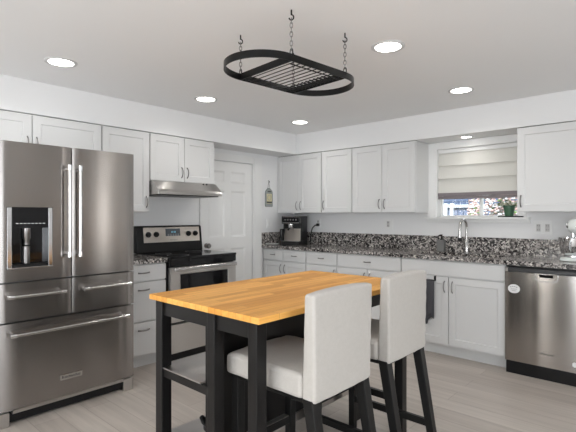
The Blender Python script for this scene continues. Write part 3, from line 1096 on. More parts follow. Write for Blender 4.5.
# ------------------------------------------------------------------ kitchen island
TX0, TX1, TY0, TY1, TZ = -1.960, -1.190, 1.150, 2.405, 0.90
isl = thing('kitchen_island', 'black kitchen island table with oiled oak top and steel shelves', 'table', ((TX0 + TX1) / 2, (TY0 + TY1) / 2, 0))
part(isl, 'tabletop', box(TX0, TX1, TY0, TY1, TZ - 0.026, TZ), M['oak'], 0.003, label='oiled oak stave top')
LX = [(-1.938, -1.883), (-1.588, -1.538), (-1.275, -1.224)]
LY = [(TY0 + 0.022, TY0 + 0.077), (TY1 - 0.077, TY1 - 0.022)]
zt = TZ - 0.0265
for k, (a, b) in enumerate(LX):
    for c, d in LY:
        if k == 1 and c == LY[0][0]:
            a, b = a + 0.056, b + 0.056
        elif k == 1:
            a, b = LX[1]
        part(isl, 'leg', box(a, b, c, d, 0, zt), M['black_wood'], 0.003)
for c, d in ((LY[0][0] + 0.012, LY[0][0] + 0.034), (LY[1][1] - 0.034, LY[1][1] - 0.012)):
    part(isl, 'apron', box(LX[0][1], LX[1][0] + (0.056 if c < 1.5 else 0), c, d, zt - 0.072, zt), M['black_wood'])
    part(isl, 'apron', box(LX[1][1], LX[2][0], c, d, zt - 0.072, zt), M['black_wood'])
    part(isl, 'stretcher', box(LX[1][1], LX[2][0], c, d, 0.185, 0.225), M['black_wood'])
for a, b in ((LX[0][0] + 0.012, LX[0][0] + 0.034), (LX[2][1] - 0.034, LX[2][1] - 0.012)):
    part(isl, 'apron', box(a, b, LY[0][1], LY[1][0], zt - 0.072, zt), M['black_wood'])
part(isl, 'back_panel', box(-1.586, -1.571, LY[0][0] + 0.034, LY[1][0], 0.225, zt), M['black_wood'])
for z in (0.55, 0.21):
    sh = part(isl, 'shelf', box(LX[0][0] + 0.01, -1.587, LY[0][0] + 0.006, LY[1][1] - 0.006, z - 0.006, z), M['shelf_steel'], 0.001)
    bm = bmesh.new()
    for c, d in ((LY[0][0] + 0.010, LY[0][0] + 0.030), (LY[1][1] - 0.030, LY[1][1] - 0.010)):
        bx(bm, LX[0][1], LX[1][0] + (0.056 if c < 1.5 else 0), c, d, z - 0.045, z - 0.0065)
    bx(bm, LX[0][0] + 0.012, LX[0][0] + 0.030, LY[0][1], LY[1][0], z - 0.045, z - 0.0065)
    part(sh, 'shelf_rail', bm, M['black_wood'])
bm = box(-1.5705, -1.558, LY[0][1], LY[1][0], 0.182, 0.2245)
part(isl, 'shelf_edge', bm, M['shelf_steel'], label='steel edge strip below the back panel')

# black kettle on the lower shelf, peeking out from behind the island's middle leg
kt = thing('kettle', 'black kettle on the island lower shelf, half hidden by a leg', 'kettle', (-1.72, 1.42, 0.21))
kc = (-1.72, 1.42, 0)
part(kt, 'body', lathe(bmesh.new(), [(0, 0.211), (0.085, 0.211), (0.10, 0.235), (0.098, 0.27), (0.078, 0.315), (0.052, 0.335), (0, 0.338)], kc, 28), M['black_plastic'], smooth=True)
part(kt, 'lid', lathe(bmesh.new(), [(0.050, 0.337), (0.044, 0.345), (0.012, 0.352), (0.008, 0.362), (0.017, 0.376), (0.012, 0.388), (0, 0.390)], kc, 20), M['black_plastic'], smooth=True)
part(kt, 'handle', tube(bmesh.new(), [(kc[0], kc[1] + 0.085 * math.cos(a), 0.315 + 0.105 * math.sin(a)) for a in [0.1 + k * (PI - 0.2) / 14 for k in range(15)]], 0.007, 8), M['black_plastic'], smooth=True)
part(kt, 'spout', tube(bmesh.new(), [(kc[0], kc[1] - 0.085, 0.27), (kc[0], kc[1] - 0.12, 0.30), (kc[0], kc[1] - 0.135, 0.325)], [0.022, 0.016, 0.011], 10), M['black_plastic'], smooth=True)

# ------------------------------------------------------------------ bar chairs
def cloth_box(fn, nu, nv, nw):
    """closed box surface of nu x nv x nw cells with positions from fn(u, v, w) in 0..1"""
    bm = bmesh.new()
    cache = {}

    def V(i, j, k):
        if (i, j, k) not in cache:
            cache[(i, j, k)] = bm.verts.new(fn(i / nu, j / nv, k / nw))
        return cache[(i, j, k)]
    for i in range(nu):
        for j in range(nv):
            for k in (0, nw):
                bm.faces.new((V(i, j, k), V(i + 1, j, k), V(i + 1, j + 1, k), V(i, j + 1, k)))
    for i in range(nu):
        for k in range(nw):
            for j in (0, nv):
                bm.faces.new((V(i, j, k), V(i + 1, j, k), V(i + 1, j, k + 1), V(i, j, k + 1)))
    for j in range(nv):
        for k in range(nw):
            for i in (0, nu):
                bm.faces.new((V(i, j, k), V(i, j + 1, k), V(i, j + 1, k + 1), V(i, j, k + 1)))
    return bm


CW = 0.398      # chair width along y; chair looks towards -x, origin under the foot of its back face
HB, HS, HT = 0.578, 0.672, 0.988


def make_chair(loc, label):
    t = thing('bar_chair', label, 'chair', loc, 'slipcovered bar chairs at the island')
    ox, oy = loc[0], loc[1]

    def wr(a, b, c):
        return 0.0022 * math.sin(a * 9 + c * 3) * math.sin(b * 11 + a * 2)

    def back(u, v, w):                     # u thickness, v width, w height
        z = HB + (HT - HB) * w
        s = max(0.0, (w - 0.0))
        xo = 0.004 * s                      # nearly upright
        th = 0.066 - 0.018 * w
        x = xo - th * (1 - u)
        y = (v - 0.5) * (CW - 0.010 + 0.022 * w)
        z += 0.008 * (1 - (2 * v - 1) ** 2) * (1 if w > 0.99 else 0)
        x += 0.010 * (u - 0.5) * (1 - (2 * v - 1) ** 2)
        return (ox + x + wr(v * 3, w * 3, 0), oy + y + wr(w * 4, u, 1), z)
    bc = part(t, 'back_cover', cloth_box(back, 4, 12, 14), M['linen'], 0.020, smooth=True, seg=4)

    def seat(u, v, w):                     # u depth from front to back, v width, w height
        x = -0.512 + u * (0.512 - 0.062)
        y = (v - 0.5) * (CW + 0.004)
        z = HB + 0.006 + (HS - HB) * w
        if w > 0.5:
            z += 0.012 * math.sin(PI * v) ** 0.7 * math.sin(PI * min(1, u * 0.9 + 0.1)) ** 0.7
            z -= 0.014 * (1 - min(1, u / 0.14)) ** 2
        if u < 0.05:
            x += 0.008 * (2 * v - 1) ** 2
        return (ox + x + wr(v * 4, w, 2), oy + y + wr(u * 5, w, 3), z + wr(u * 3, v * 3, 1))
    part(t, 'seat_cover', cloth_box(seat, 12, 12, 4), M['linen'], 0.016, smooth=True, seg=3)

    def leg(p0, p1, a, b):
        bm = bmesh.new()
        q = []
        for (x, y, z), s in ((p0, a), (p1, b)):
            q.append([bm.verts.new((ox + x + dx * s, oy + y + dy * s, z)) for dx, dy in ((-1, -1), (1, -1), (1, 1), (-1, 1))])
        bm.faces.new(q[0])
        bm.faces.new(q[1])
        for k in range(4):
            bm.faces.new((q[0][k], q[0][(k + 1) % 4], q[1][(k + 1) % 4], q[1][k]))
        return part(t, 'leg', bm, M['chair_leg'], 0.003)
    w = CW / 2 - 0.026
    for s in (-1, 1):
        leg((-0.036, s * w, HB + 0.01), (0.068, s * w, 0), 0.024, 0.019)
        leg((-0.450, s * w, HB + 0.02), (-0.452, s * w, 0), 0.021, 0.018)
        # side stretcher
        part(t, 'stretcher', box(ox - 0.44, ox + 0.02, oy + s * w - 0.011, oy + s * w + 0.011, 0.168, 0.205), M['chair_leg'], 0.002)
    fb = part(t, 'footrest', box(ox - 0.463, ox - 0.439, oy - w + 0.018, oy + w - 0.018, 0.255, 0.295), M['chair_leg'], 0.002)
    part(fb, 'footrest_plate', box(ox - 0.466, ox - 0.436, oy - w + 0.03, oy + w - 0.03, 0.2955, 0.298), M['steel'])
    part(t, 'seat_frame', box(ox - 0.47, ox - 0.02, oy - w - 0.01, oy + w + 0.01, HB - 0.012, HB + 0.004), M['chair_leg'])
    return t


chair = make_chair((-1.028, 1.476, 0), 'linen-covered bar chair nearest the camera, at the near end of the island')


def copy_tree(o, parent=None):
    c = o.copy()
    COL.objects.link(c)
    if parent:
        c.parent = parent
    for ch in list(o.children):
        copy_tree(ch, c)
    return c


bpy.context.view_layer.update()
ch2 = copy_tree(chair)
ch2.location = (-1.050, 2.064, 0)
ch2['label'] = 'linen-covered bar chair at the far end of the island, nearer the sink'

# ------------------------------------------------------------------ hanging pot rack
RC = (-1.650, 1.857)
RWX, RHY, REND = 0.213, 0.205, 0.214
pr = thing('pot_rack', 'black oval pot rack hanging on chains from the ceiling', 'pot rack', (RC[0], RC[1], 2.045))
RZ0, RZ1 = 2.046, 2.083


def oval(off, n=28):
    pts = []
    for k in range(n + 1):
        a = k / n * PI
        pts.append((RC[0] + (RWX + off) * math.cos(a), RC[1] + RHY + (REND + off) * math.sin(a)))
    for k in range(n + 1):
        a = PI + k / n * PI
        pts.append((RC[0] + (RWX + off) * math.cos(a), RC[1] - RHY + (REND + off) * math.sin(a)))
    return pts


bm = bmesh.new()
o_, i_ = oval(0), oval(-0.005)
n = len(o_)
R4 = [[bm.verts.new((*p, z)) for p in ring] for ring, z in ((o_, RZ0), (o_, RZ1), (i_, RZ1), (i_, RZ0))]
for a in range(4):
    A, B = R4[a], R4[(a + 1) % 4]
    for k in range(n):
        bm.faces.new((A[k], A[(k + 1) % n], B[(k + 1) % n], B[k]))
part(pr, 'rim', bm, M['black_metal'], smooth=True)
for s in (-1, 1):
    y = RC[1] + s * RHY
    part(pr, 'crossbar', box(RC[0] - RWX + 0.005, RC[0] + RWX - 0.005, y - 0.0025, y + 0.0025, RZ0, RZ1), M['black_metal'])
bm = bmesh.new()
x0, x1 = RC[0] - RWX + 0.006, RC[0] + RWX - 0.006
zz = RZ0 + 0.006
ys = [RC[1] - RHY + 0.03 + k * (2 * RHY - 0.05) / 9 for k in range(10)]
for y in ys:
    tube(bm, [(x0, y, zz), (x1, y, zz)], 0.0026, 6)
for x in (x0 + 0.03, x1 - 0.03):
    tube(bm, [(x, ys[0] - 0.01, zz - 0.005), (x, ys[-1] + 0.01, zz - 0.005)], 0.0032, 6)
for k in range(13):
    x = x0 + 0.02 + k * (x1 - x0 - 0.04) / 12
    tube(bm, [(x, ys[-3], zz + 0.004), (x, ys[-1] + 0.016, zz + 0.004)], 0.0045, 6)
part(pr, 'wire_grid', bm, M['black_metal'])
pr.rotation_euler = (0, 0, math.radians(-5))
for sx, sy in ((-1, -1), (1, -1), (1, 1), (-1, 1)):
    px, py = RC[0] + sx * (RWX - 0.004), RC[1] + sy * RHY
    bm = bmesh.new()
    tube(bm, [(px, py, ZC + 0.003), (px, py, ZC - 0.025)], 0.004, 8)
    pts = []
    for k in range(11):
        a = PI / 2 - k / 10 * 1.45 * PI
        pts.append((px + 0.012 * math.cos(a) * 0.75, py + 0.012 * math.cos(a) * 0.6, ZC - 0.037 + 0.013 * math.sin(a)))
    tube(bm, pts, 0.0034, 8)
    part(pr, 'ceiling_hook', bm, M['black_metal'], smooth=True)
    zt_, zb_ = ZC - 0.042, RZ1 - 0.004
    nl = 8
    lh = (zt_ - zb_) / nl
    bm = bmesh.new()
    for k in range(nl):
        zc = zt_ - (k + 0.5) * lh
        big = 1.0
        ln = []
        for q in range(14):
            a = 2 * PI * q / 14
            u, v = 0.0072 * math.cos(a), (lh * 0.5 + 0.0035) * math.sin(a)
            if k % 2:
                ln.append((px + u * 0.7, py + u * 0.7, zc + v))
            else:
                ln.append((px + u * 0.7, py - u * 0.7, zc + v))
        tube(bm, ln, 0.0021, 6, closed=True)
    part(pr, 'chain', bm, M['nickel'], smooth=True)
    part(pr, 'snap_hook', tube(bmesh.new(), [(px + 0.010 * math.cos(2 * PI * q / 14), py, RZ1 + 0.006 + 0.020 * math.sin(2 * PI * q / 14)) for q in range(14)], 0.003, 6, closed=True),
         M['black_metal'], smooth=True)

# ------------------------------------------------------------------ recessed ceiling lights
def downlight(x, y, z, r, power, label):
    t = thing('recessed_light', label, 'ceiling light', (x, y, z), 'recessed ceiling lights')
    part(t, 'trim_ring', lathe(bmesh.new(), [(r, z - 0.0005), (r, z - 0.004), (r * 0.93, z - 0.008), (r * 0.78, z - 0.006), (r * 0.76, z - 0.0005)], (x, y, 0), 40), M['ring'], smooth=True)
    part(t, 'lens', lathe(bmesh.new(), [(r * 0.76, z - 0.001), (r * 0.76, z - 0.0035), (0, z - 0.0045)], (x, y, 0), 40), M['lamp'], smooth=True)
    l = bpy.data.lights.new('downlight_bulb', 'AREA')
    l.shape, l.size, l.energy, l.color, l.spread = 'DISK', r * 1.6, power, (1.0, 0.98, 0.95), math.radians(150)
    o = bpy.data.objects.new('downlight_bulb', l)
    o.location = (0, 0, -0.02)
    COL.objects.link(o)
    o.parent = t


downlight(-3.086, 1.164, ZC, 0.10, 2.0, 'round recessed light in the ceiling above the fridge')
downlight(-3.128, 2.384, ZC, 0.10, 2.0, 'round recessed light in the ceiling in front of the range hood')
downlight(-3.140, 3.657, ZC, 0.10, 2.0, 'round recessed light in the ceiling near the far corner')
downlight(-1.345, 2.379, ZC, 0.10, 2.0, 'large-looking round recessed light just right of the pot rack')
downlight(-1.373, 3.601, ZC, 0.10, 2.0, 'round recessed light in the ceiling in front of the window soffit')
downlight(-1.61, 4.36, ZS, 0.062, 0.35, 'small round light set into the soffit underside above the window')

# ------------------------------------------------------------------ roman shade
rs = thing('roman_shade', 'cream roman shade with mauve hem, half lowered in the sink window', 'window shade', (-1.585, YB + 0.03, 1.45))
x0, x1 = WX0 + 0.012, WX1 - 0.012
part(rs, 'head_rail', box(x0, x1, YB + 0.015, YB + 0.055, 1.935, WZ1 - 0.002), M['trim'])
prof = [(0.035, 1.94)]
for z1_, z2_ in ((1.93, 1.80), (1.80, 1.665), (1.665, 1.515)):
    for k in range(9):
        a = k / 8
        prof.append((0.028 - 0.022 * a ** 1.6, z1_ + (z2_ - z1_) * a))
    prof.append((0.020, z2_ + 0.004))
bm = bmesh.new()
rows = [[bm.verts.new((x, YB + y, z)) for x in (x0, x1)] for y, z in prof]
rows2 = [[bm.verts.new((x, YB + y + 0.0015, z)) for x in (x0, x1)] for y, z in prof]
for R in (rows, rows2):
    for a, b in zip(R, R[1:]):
        bm.faces.new((a[0], a[1], b[1], b[0]))
part(rs, 'fabric', bm, M['shade'], smooth=True)
bm = bmesh.new()
bx(bm, x0, x1, YB + 0.004, YB + 0.016, 1.484, 1.518)
bx(bm, x0, x1, YB + 0.010, YB + 0.022, 1.452, 1.483)
part(rs, 'hem', bm, M['shade_hem'], 0.003, label='mauve-grey folded hem')

# ------------------------------------------------------------------ plant on the sill
SZ = WZ0
solo('plant_tray', prism(bmesh.new(), [(-1.25 + 0.112 * math.cos(2 * PI * k / 36), 4.497 + 0.042 * math.sin(2 * PI * k / 36)) for k in range(36)],
                         lambda p: (p[0], p[1], SZ + 0.0005), lambda p: (p[0], p[1], SZ + 0.011)), M['black_plastic'],
     'flat black oval tray under the plant on the window stool', 'tray', bevel=0.003)
pz = SZ + 0.0115
pc = (-1.262, 4.497, 0)
pt = thing('potted_plant', 'small green pot with cream-leaved plant on the window stool', 'plant', (pc[0], pc[1], pz))
pot = part(pt, 'pot', lathe(bmesh.new(), [(0, pz), (0.036, pz), (0.038, pz + 0.004), (0.050, pz + 0.080), (0.053, pz + 0.081), (0.053, pz + 0.098), (0.048, pz + 0.098), (0.046, pz + 0.085), (0, pz + 0.085)], pc, 28), M['pot_green'], smooth=True)
part(pot, 'soil', lathe(bmesh.new(), [(0, pz + 0.0855), (0.0455, pz + 0.0855), (0.045, pz + 0.089), (0, pz + 0.091)], pc, 20), M['soil'])


def leaves(n, m, name, spread, kind=True):
    bm = bmesh.new()
    for k in range(n):
        a = random.uniform(0, 2 * PI)
        rr_ = spread * random.random() ** 0.6
        h = pz + 0.10 + random.uniform(-0.01, 0.055) * (1 - 0.5 * rr_ / spread)
        c = Vector((pc[0] - 0.025 + rr_ * math.cos(a) * 1.25, pc[1] - 0.006 + rr_ * math.sin(a) * 0.42, h))
        s = random.uniform(0.010, 0.018)
        rot = Matrix.Rotation(random.uniform(0, 2 * PI), 4, 'Z') @ Matrix.Rotation(random.uniform(-0.9, 0.9), 4, 'X') @ Matrix.Rotation(random.uniform(-0.9, 0.9), 4, 'Y')
        pts = [(-1, 0, 0), (-0.4, 0.5, 0.12), (0.4, 0.45, 0.1), (1.1, 0, -0.15), (0.4, -0.45, 0.1), (-0.4, -0.5, 0.12)]
        vs = [bm.verts.new(Matrix.Translation(c) @ rot @ (Vector(p) * s)) for p in pts]
        vt = [bm.verts.new(Matrix.Translation(c) @ rot @ (Vector(p) * s + Vector((0, 0, 0.0012)))) for p in pts]
        bm.faces.new(vs)
        bm.faces.new(vt)
        for q in range(6):
            bm.faces.new((vs[q], vs[(q + 1) % 6], vt[(q + 1) % 6], vt[q]))
        tube(bm, [(pc[0] + 0.2 * (c.x - pc[0]), pc[1] + 0.2 * (c.y - pc[1]), pz + 0.088), c], 0.0014, 5)
    o = part(pt, name, bm, m)
    o['kind'] = 'stuff'


leaves(46, M['leaf'], 'leaves', 0.078)
leaves(34, M['petal'], 'pale_leaves', 0.082)

# ------------------------------------------------------------------ faucet and soap pump
fx, fy = -1.628, 4.415
fc = thing('faucet', 'chrome gooseneck pull-down faucet behind the sink', 'faucet', (fx, fy, CT1))
bm = lathe(bmesh.new(), [(0, CT1 + 0.0005), (0.027, CT1 + 0.0005), (0.027, CT1 + 0.006), (0.020, CT1 + 0.012), (0.018, CT1 + 0.13), (0.0145, CT1 + 0.135), (0, CT1 + 0.135)], (fx, fy, 0), 20)
part(fc, 'base', bm, M['bar_steel'], smooth=True)
pts = [(fx, fy, CT1 + 0.13), (fx, fy, 1.16)]
R_ = 0.085
for k in range(1, 15):
    a = k / 14 * PI * 0.97
    pts.append((fx, fy - R_ + R_ * math.cos(a), 1.16 + R_ * math.sin(a)))
pts.append((fx, pts[-1][1] - 0.002, 1.145))
part(fc, 'gooseneck', tube(bmesh.new(), pts, 0.0125, 12), M['bar_steel'], smooth=True)
e = pts[-1]
sp = part(fc, 'spray_head', tube(bmesh.new(), [e, (e[0], e[1], e[2] - 0.03), (e[0], e[1] - 0.002, e[2] - 0.075)], [0.0135, 0.016, 0.019], 14), M['bar_steel'], smooth=True)
part(sp, 'spray_tip', tube(bmesh.new(), [(e[0], e[1] - 0.002, e[2] - 0.0755), (e[0], e[1] - 0.002, e[2] - 0.108)], 0.0195, 14), M['black_plastic'], smooth=True)
part(fc, 'lever', tube(bmesh.new(), [(fx + 0.015, fy, 1.005), (fx + 0.034, fy - 0.002, 1.007), (fx + 0.085, fy - 0.02, 1.016)], [0.010, 0.009, 0.006], 10), M['bar_steel'], smooth=True)

sx_, sy_ = -1.895, 4.44
sd = thing('soap_dispenser', 'grey square soap dispenser with pump, left of the faucet', 'soap dispenser', (sx_, sy_, CT1))
part(sd, 'bottle', box(sx_ - 0.037, sx_ + 0.037, sy_ - 0.03, sy_ + 0.03, CT1 + 0.0005, CT1 + 0.120), painted('grey_stone_bottle', (0.17, 0.17, 0.165), 0.5), 0.006, seg=3)
bm = bmesh.new()
tube(bm, [(sx_, sy_, CT1 + 0.119), (sx_, sy_, CT1 + 0.132)], 0.014, 14)
tube(bm, [(sx_, sy_, CT1 + 0.132), (sx_, sy_, CT1 + 0.158)], 0.006, 10)
tube(bm, [(sx_ + 0.012, sy_ + 0.003, CT1 + 0.164), (sx_ - 0.012, sy_ - 0.006, CT1 + 0.165), (sx_ - 0.030, sy_ - 0.015, CT1 + 0.156)], [0.011, 0.009, 0.005], 10)
part(sd, 'pump', bm, M['black_plastic'], smooth=True)

# ------------------------------------------------------------------ towel over the sink cabinet door
tw = thing('towel_bar', 'black over-door towel bar on the left sink cabinet door', 'towel bar', (-1.82, 3.90, 0.69))
yf = YD - 0.021       # front of the cabinet door
bm = bmesh.new()
tb0, tb1, tbz, tby = -1.93, -1.730, 0.688, yf - 0.026
tube(bm, [(tb0, tby, tbz), (tb1, tby, tbz)], 0.005, 8)
part(tw, 'rod', bm, M['black_metal'])
for x in (tb0 + 0.012, tb1 - 0.004):
    bm = bmesh.new()
    bx(bm, x - 0.009, x + 0.009, yf - 0.0025, yf - 0.0005, tbz - 0.006, DZ1 + 0.0025)
    bx(bm, x - 0.009, x + 0.009, yf - 0.0025, YD - 0.003, DZ1 + 0.0005, DZ1 + 0.0025)
    bx(bm, x - 0.006, x + 0.006, tby - 0.003, yf - 0.0025, tbz - 0.005, tbz + 0.005)
    part(tw, 'bracket', bm, M['black_metal'])
bm = bmesh.new()
n = 26


def towel_y(u, z):
    return 0.0045 * math.sin(u * 21 + z * 3) + 0.003 * math.sin(u * 47)


def sheet(zend, side):
    rows = []
    for j in range(13):
        a = j / 12
        r = []
        for k in range(n + 1):
            u = k / n
            x = tb0 + 0.03 + (tb1 - tb0 - 0.036) * u
            ze = zend + 0.020 * math.sin(u * 9) - (0.0 if u > 0.62 else 0.028)
            z = tbz + 0.0085 + (ze - tbz - 0.0085) * a
            off = (-0.0085 if side == 0 else 0.0085) * min(1, a * 14)
            amp = min(1, a * 3)
            y = tby + off + (min(0.0, -abs(towel_y(u, z))) if side == 0 else 0.4 * abs(towel_y(u, z))) * amp * 1.6
            r.append(bm.verts.new((x, y, z)))
        rows.append(r)
    for A, B in zip(rows, rows[1:]):
        for k in range(n):
            bm.faces.new((A[k], A[k + 1], B[k + 1], B[k]))


sheet(0.35, 0)
sheet(0.325, 1)
bmesh.ops.remove_doubles(bm, verts=bm.verts, dist=1e-5)
o = solo('dish_towel', bm, M['towel'], 'charcoal dish towel hanging on the left sink cabinet door', 'towel', smooth=True, autosmooth=False)
md = o.modifiers.new('thickness', 'SOLIDIFY')
md.thickness = 0.003

# ------------------------------------------------------------------ espresso machine in the corner
em = thing('espresso_machine', 'black and steel espresso machine in the counter corner', 'coffee machine', (-3.70, 4.22, CT1))
base = CT1 + 0.001
EM = []


def ebx(bm, x0, x1, y0, y1, z0, z1):
    return bx(bm, x0, x1, y0, y1, z0, z1)


ex, ey = -3.715, 4.22
W2 = 0.117
# built facing -y, then each part is turned towards the room
rotE = Matrix.Translation(Vector((ex, ey, 0))) @ Matrix.Rotation(math.radians(24), 4, 'Z') @ Matrix.Translation(Vector((-ex, -ey, 0)))


def epart(parent, name, bm, m, **k):
    bmesh.ops.transform(bm, matrix=rotE, verts=bm.verts)
    return part(parent, name, bm, m, **k)


bm = bmesh.new()
bx(bm, ex - W2, ex + W2, ey - 0.10, ey + 0.19, base + 0.05, base + 0.362)
epart(em, 'body', bm, M['black_plastic'], bevel=0.012, seg=3)
epart(em, 'front_plate', box(ex - W2 + 0.012, ex + W2 - 0.008, ey - 0.106, ey - 0.0995, base + 0.05, base + 0.205), M['panel_steel'], bevel=0.002)
bm = bmesh.new()
bx(bm, ex - W2, ex + W2, ey - 0.165, ey - 0.09, base + 0.265, base + 0.362)
hdp = epart(em, 'head', bm, M['black_gloss'], bevel=0.008, seg=3)
bm = bmesh.new()
prs = [(ex - W2 + 0.010, base + 0.277), (ex + W2 - 0.010, base + 0.277), (ex + W2 - 0.010, base + 0.352), (ex - W2 + 0.010, base + 0.352)]
tube(bm, [(x, ey - 0.166, z) for x, z in prs], 0.0035, 6, closed=True)
epart(hdp, 'head_outline', bm, M['chrome'])
bm = bmesh.new()
for k in range(5):
    x = ex - 0.07 + k * 0.035
    lathe(bm, [(0, -0.1665), (0.009, -0.1665), (0.009, -0.169), (0, -0.169)], (x, ey, base + 0.315), 12, 'y')
epart(hdp, 'buttons', bm, M['nickel'])
bm = bmesh.new()
lathe(bm, [(0, base + 0.264), (0.032, base + 0.264), (0.032, base + 0.215), (0.026, base + 0.205), (0, base + 0.205)], (ex - 0.005, ey - 0.132, 0), 20)
pf = epart(em, 'brew_spout', bm, M['chrome'], smooth=True)
epart(pf, 'spout_handle', tube(bmesh.new(), [(ex - 0.005, ey - 0.16, base + 0.215), (ex - 0.005, ey - 0.21, base + 0.205), (ex - 0.005, ey - 0.245, base + 0.195)], [0.010, 0.013, 0.012], 12), M['black_plastic'], smooth=True)
epart(em, 'steam_wand', tube(bmesh.new(), [(ex - 0.085, ey - 0.13, base + 0.258), (ex - 0.088, ey - 0.14, base + 0.18), (ex - 0.10, ey - 0.155, base + 0.10)], 0.008, 8), M['black_plastic'], smooth=True)
bm = bmesh.new()
bx(bm, ex - W2, ex + W2, ey - 0.185, ey + 0.19, base, base + 0.05)
epart(em, 'base', bm, M['black_plastic'], bevel=0.006)
epart(em, 'drip_grate', box(ex - W2 + 0.012, ex + W2 - 0.012, ey - 0.178, ey - 0.11, base + 0.0495, base + 0.054), M['steel'])
bm = bmesh.new()
bx(bm, ex - W2 - 0.028, ex - W2 + 0.002, ey - 0.15, ey - 0.02, base, base + 0.20)
epart(em, 'milk_carafe', bm, M['black_gloss'], bevel=0.01, seg=3)

# power cord and outlet on the backsplash wall
bm = tube(bmesh.new(), [(-3.610, 4.40, CT1 + 0.008), (-3.622, 4.43, 0.99), (-3.636, 4.455, 1.06), (-3.622, 4.465, 1.120), (-3.588, 4.475, 1.155), (-3.562, 4.487, 1.163)], 0.0075, 8)
cord = solo('power_cord', bm, M['black_plastic'], 'black power cord rising from the espresso machine to the wall outlet', 'cord', smooth=True)
part(cord, 'plug', box(-3.576, -3.546, 4.484, 4.5215, 1.146, 1.180), M['black_plastic'], 0.004)


def wall_plate(name, label, cat, P, u, z, w, h, recs, switch=False):
    t = thing(name, label, cat, P(u, 0, z))
    part(t, 'plate', panelled(P, u - w / 2, u + w / 2, z - h / 2, z + h / 2, 0.006, [], w0=0.0005), M['white_plastic'], 0.002)
    for du in recs:
        if switch:
            part(t, 'rocker', panelled(P, u + du - 0.016, u + du + 0.016, z - 0.032, z + 0.032, 0.004, [], w0=0.006), M['trim'], 0.001)
        else:
            r = part(t, 'receptacle', panelled(P, u + du - 0.017, u + du + 0.017, z - 0.034, z + 0.034, 0.002, [], w0=0.006), M['receptacle'], 0.001)
            bm = bmesh.new()
            for dz in (-0.019, 0.017):
                for q in (-0.007, 0.007):
                    c0, c1 = P(u + du + q - 0.0015, 0.008, z + dz - 0.004), P(u + du + q + 0.0015, 0.0085, z + dz + 0.005)
                    bx(bm, min(c0[0], c1[0]), max(c0[0], c1[0]), min(c0[1], c1[1]), max(c0[1], c1[1]), c0[2], c1[2])
            part(r, 'slots', bm, M['ink'])
    return t


PW = mapper('back', YB)
PV = mapper('left', XL)
wall_plate('wall_outlet', 'single outlet plate behind the espresso machine cord', 'outlet', PW, -3.575, 1.187, 0.075, 0.12, [0.0])
wall_plate('wall_outlet', 'white outlet plate on the wall under the cabinet left of the window', 'outlet', PW, -2.555, 1.185, 0.120, 0.118, [-0.0, 0.03][:1])
wall_plate('wall_outlet', 'wide white outlet plate on the wall beside the stand mixer', 'outlet', PW, -0.985, 1.172, 0.150, 0.125, [-0.036, 0.036])
wall_plate('light_switch', 'white switch plate on the left wall above the counter corner', 'light switch', PV, 4.06, 1.185, 0.115, 0.118, [-0.026, 0.026], True)

# flat white dish beside the espresso machine
bm = lathe(bmesh.new(), [(0, 0.0), (0.05, 0.0), (0.085, 0.010), (0.088, 0.013), (0.082, 0.012), (0.05, 0.004), (0, 0.004)], (-3.885, 3.995, CT1 + 0.0008), 30)
solo('white_dish', bm, M['white_plastic'], 'flat white dish on the counter, left front of the espresso machine', 'dish', smooth=True)

# ------------------------------------------------------------------ stand mixer
mx, my = -0.70, 4.21
sm = thing('stand_mixer', 'white stand mixer with steel bowl at the right end of the counter', 'mixer', (mx, my, CT1))
b0 = CT1 + 0.001
bm = bmesh.new()
pl_ = []
for k in range(28):
    a = 2 * PI * k / 28
    r = 0.098
    x, y = math.cos(a) * r, math.sin(a) * r * 0.95
    pl_.append((mx + x + (0.24 if x > 0 else 0), my + y))
prism(bm, pl_, lambda p: (p[0], p[1], b0), lambda p: (mx + 0.1 + (p[0] - mx - 0.1) * 0.94, my + (p[1] - my) * 0.92, b0 + 0.032))
part(sm, 'base', bm, M['white_enamel'], 0.008, smooth=True, seg=3)
bm = bmesh.new()
secs = []
for z, hx, hy, cx in ((b0 + 0.03, 0.062, 0.058, 0.225), (b0 + 0.12, 0.050, 0.046, 0.225), (b0 + 0.22, 0.055, 0.050, 0.215)):
    secs.append([bm.verts.new((mx + cx + hx * math.cos(2 * PI * k / 20), my + hy * math.sin(2 * PI * k / 20), z)) for k in range(20)])
for A, B in zip(secs, secs[1:]):
    for k in range(20):
        bm.faces.new((A[k], A[(k + 1) % 20], B[(k + 1) % 20], B[k]))
bm.faces.new(secs[0][::-1])
bm.faces.new(secs[-1])
part(sm, 'pedestal', bm, M['white_enamel'], smooth=True)
hz_ = b0 + 0.282
hx_ = mx + 0.032
hdm = part(sm, 'motor_head', lathe(bmesh.new(), [(0, -0.062), (0.040, -0.060), (0.055, -0.045), (0.064, -0.01), (0.068, 0.08), (0.066, 0.18), (0.055, 0.25), (0.03, 0.285), (0, 0.29)],
                                   (hx_, my, hz_), 26, 'x'), M['white_enamel'], smooth=True)
part(hdm, 'attachment_hub', lathe(bmesh.new(), [(0, -0.078), (0.020, -0.078), (0.024, -0.074), (0.024, -0.055), (0, -0.055)], (hx_, my, hz_ + 0.008), 20, 'x'), M['chrome'], smooth=True)
part(hdm, 'hub_knob', lathe(bmesh.new(), [(0, -0.078), (0.012, -0.078), (0.014, -0.060), (0, -0.060)], (hx_ + 0.03, my, hz_ + 0.0), 14, 'y'), M['black_plastic'], smooth=True)
part(hdm, 'trim_band', lathe(bmesh.new(), [(0.0655, 0.0), (0.0690, 0.0), (0.0695, 0.012), (0.0660, 0.012)], (hx_, my, hz_), 26, 'x'), M['chrome'], smooth=True)
bm = bmesh.new()
tube(bm, [(mx, my, hz_ - 0.05), (mx, my, hz_ - 0.10)], 0.016, 14)
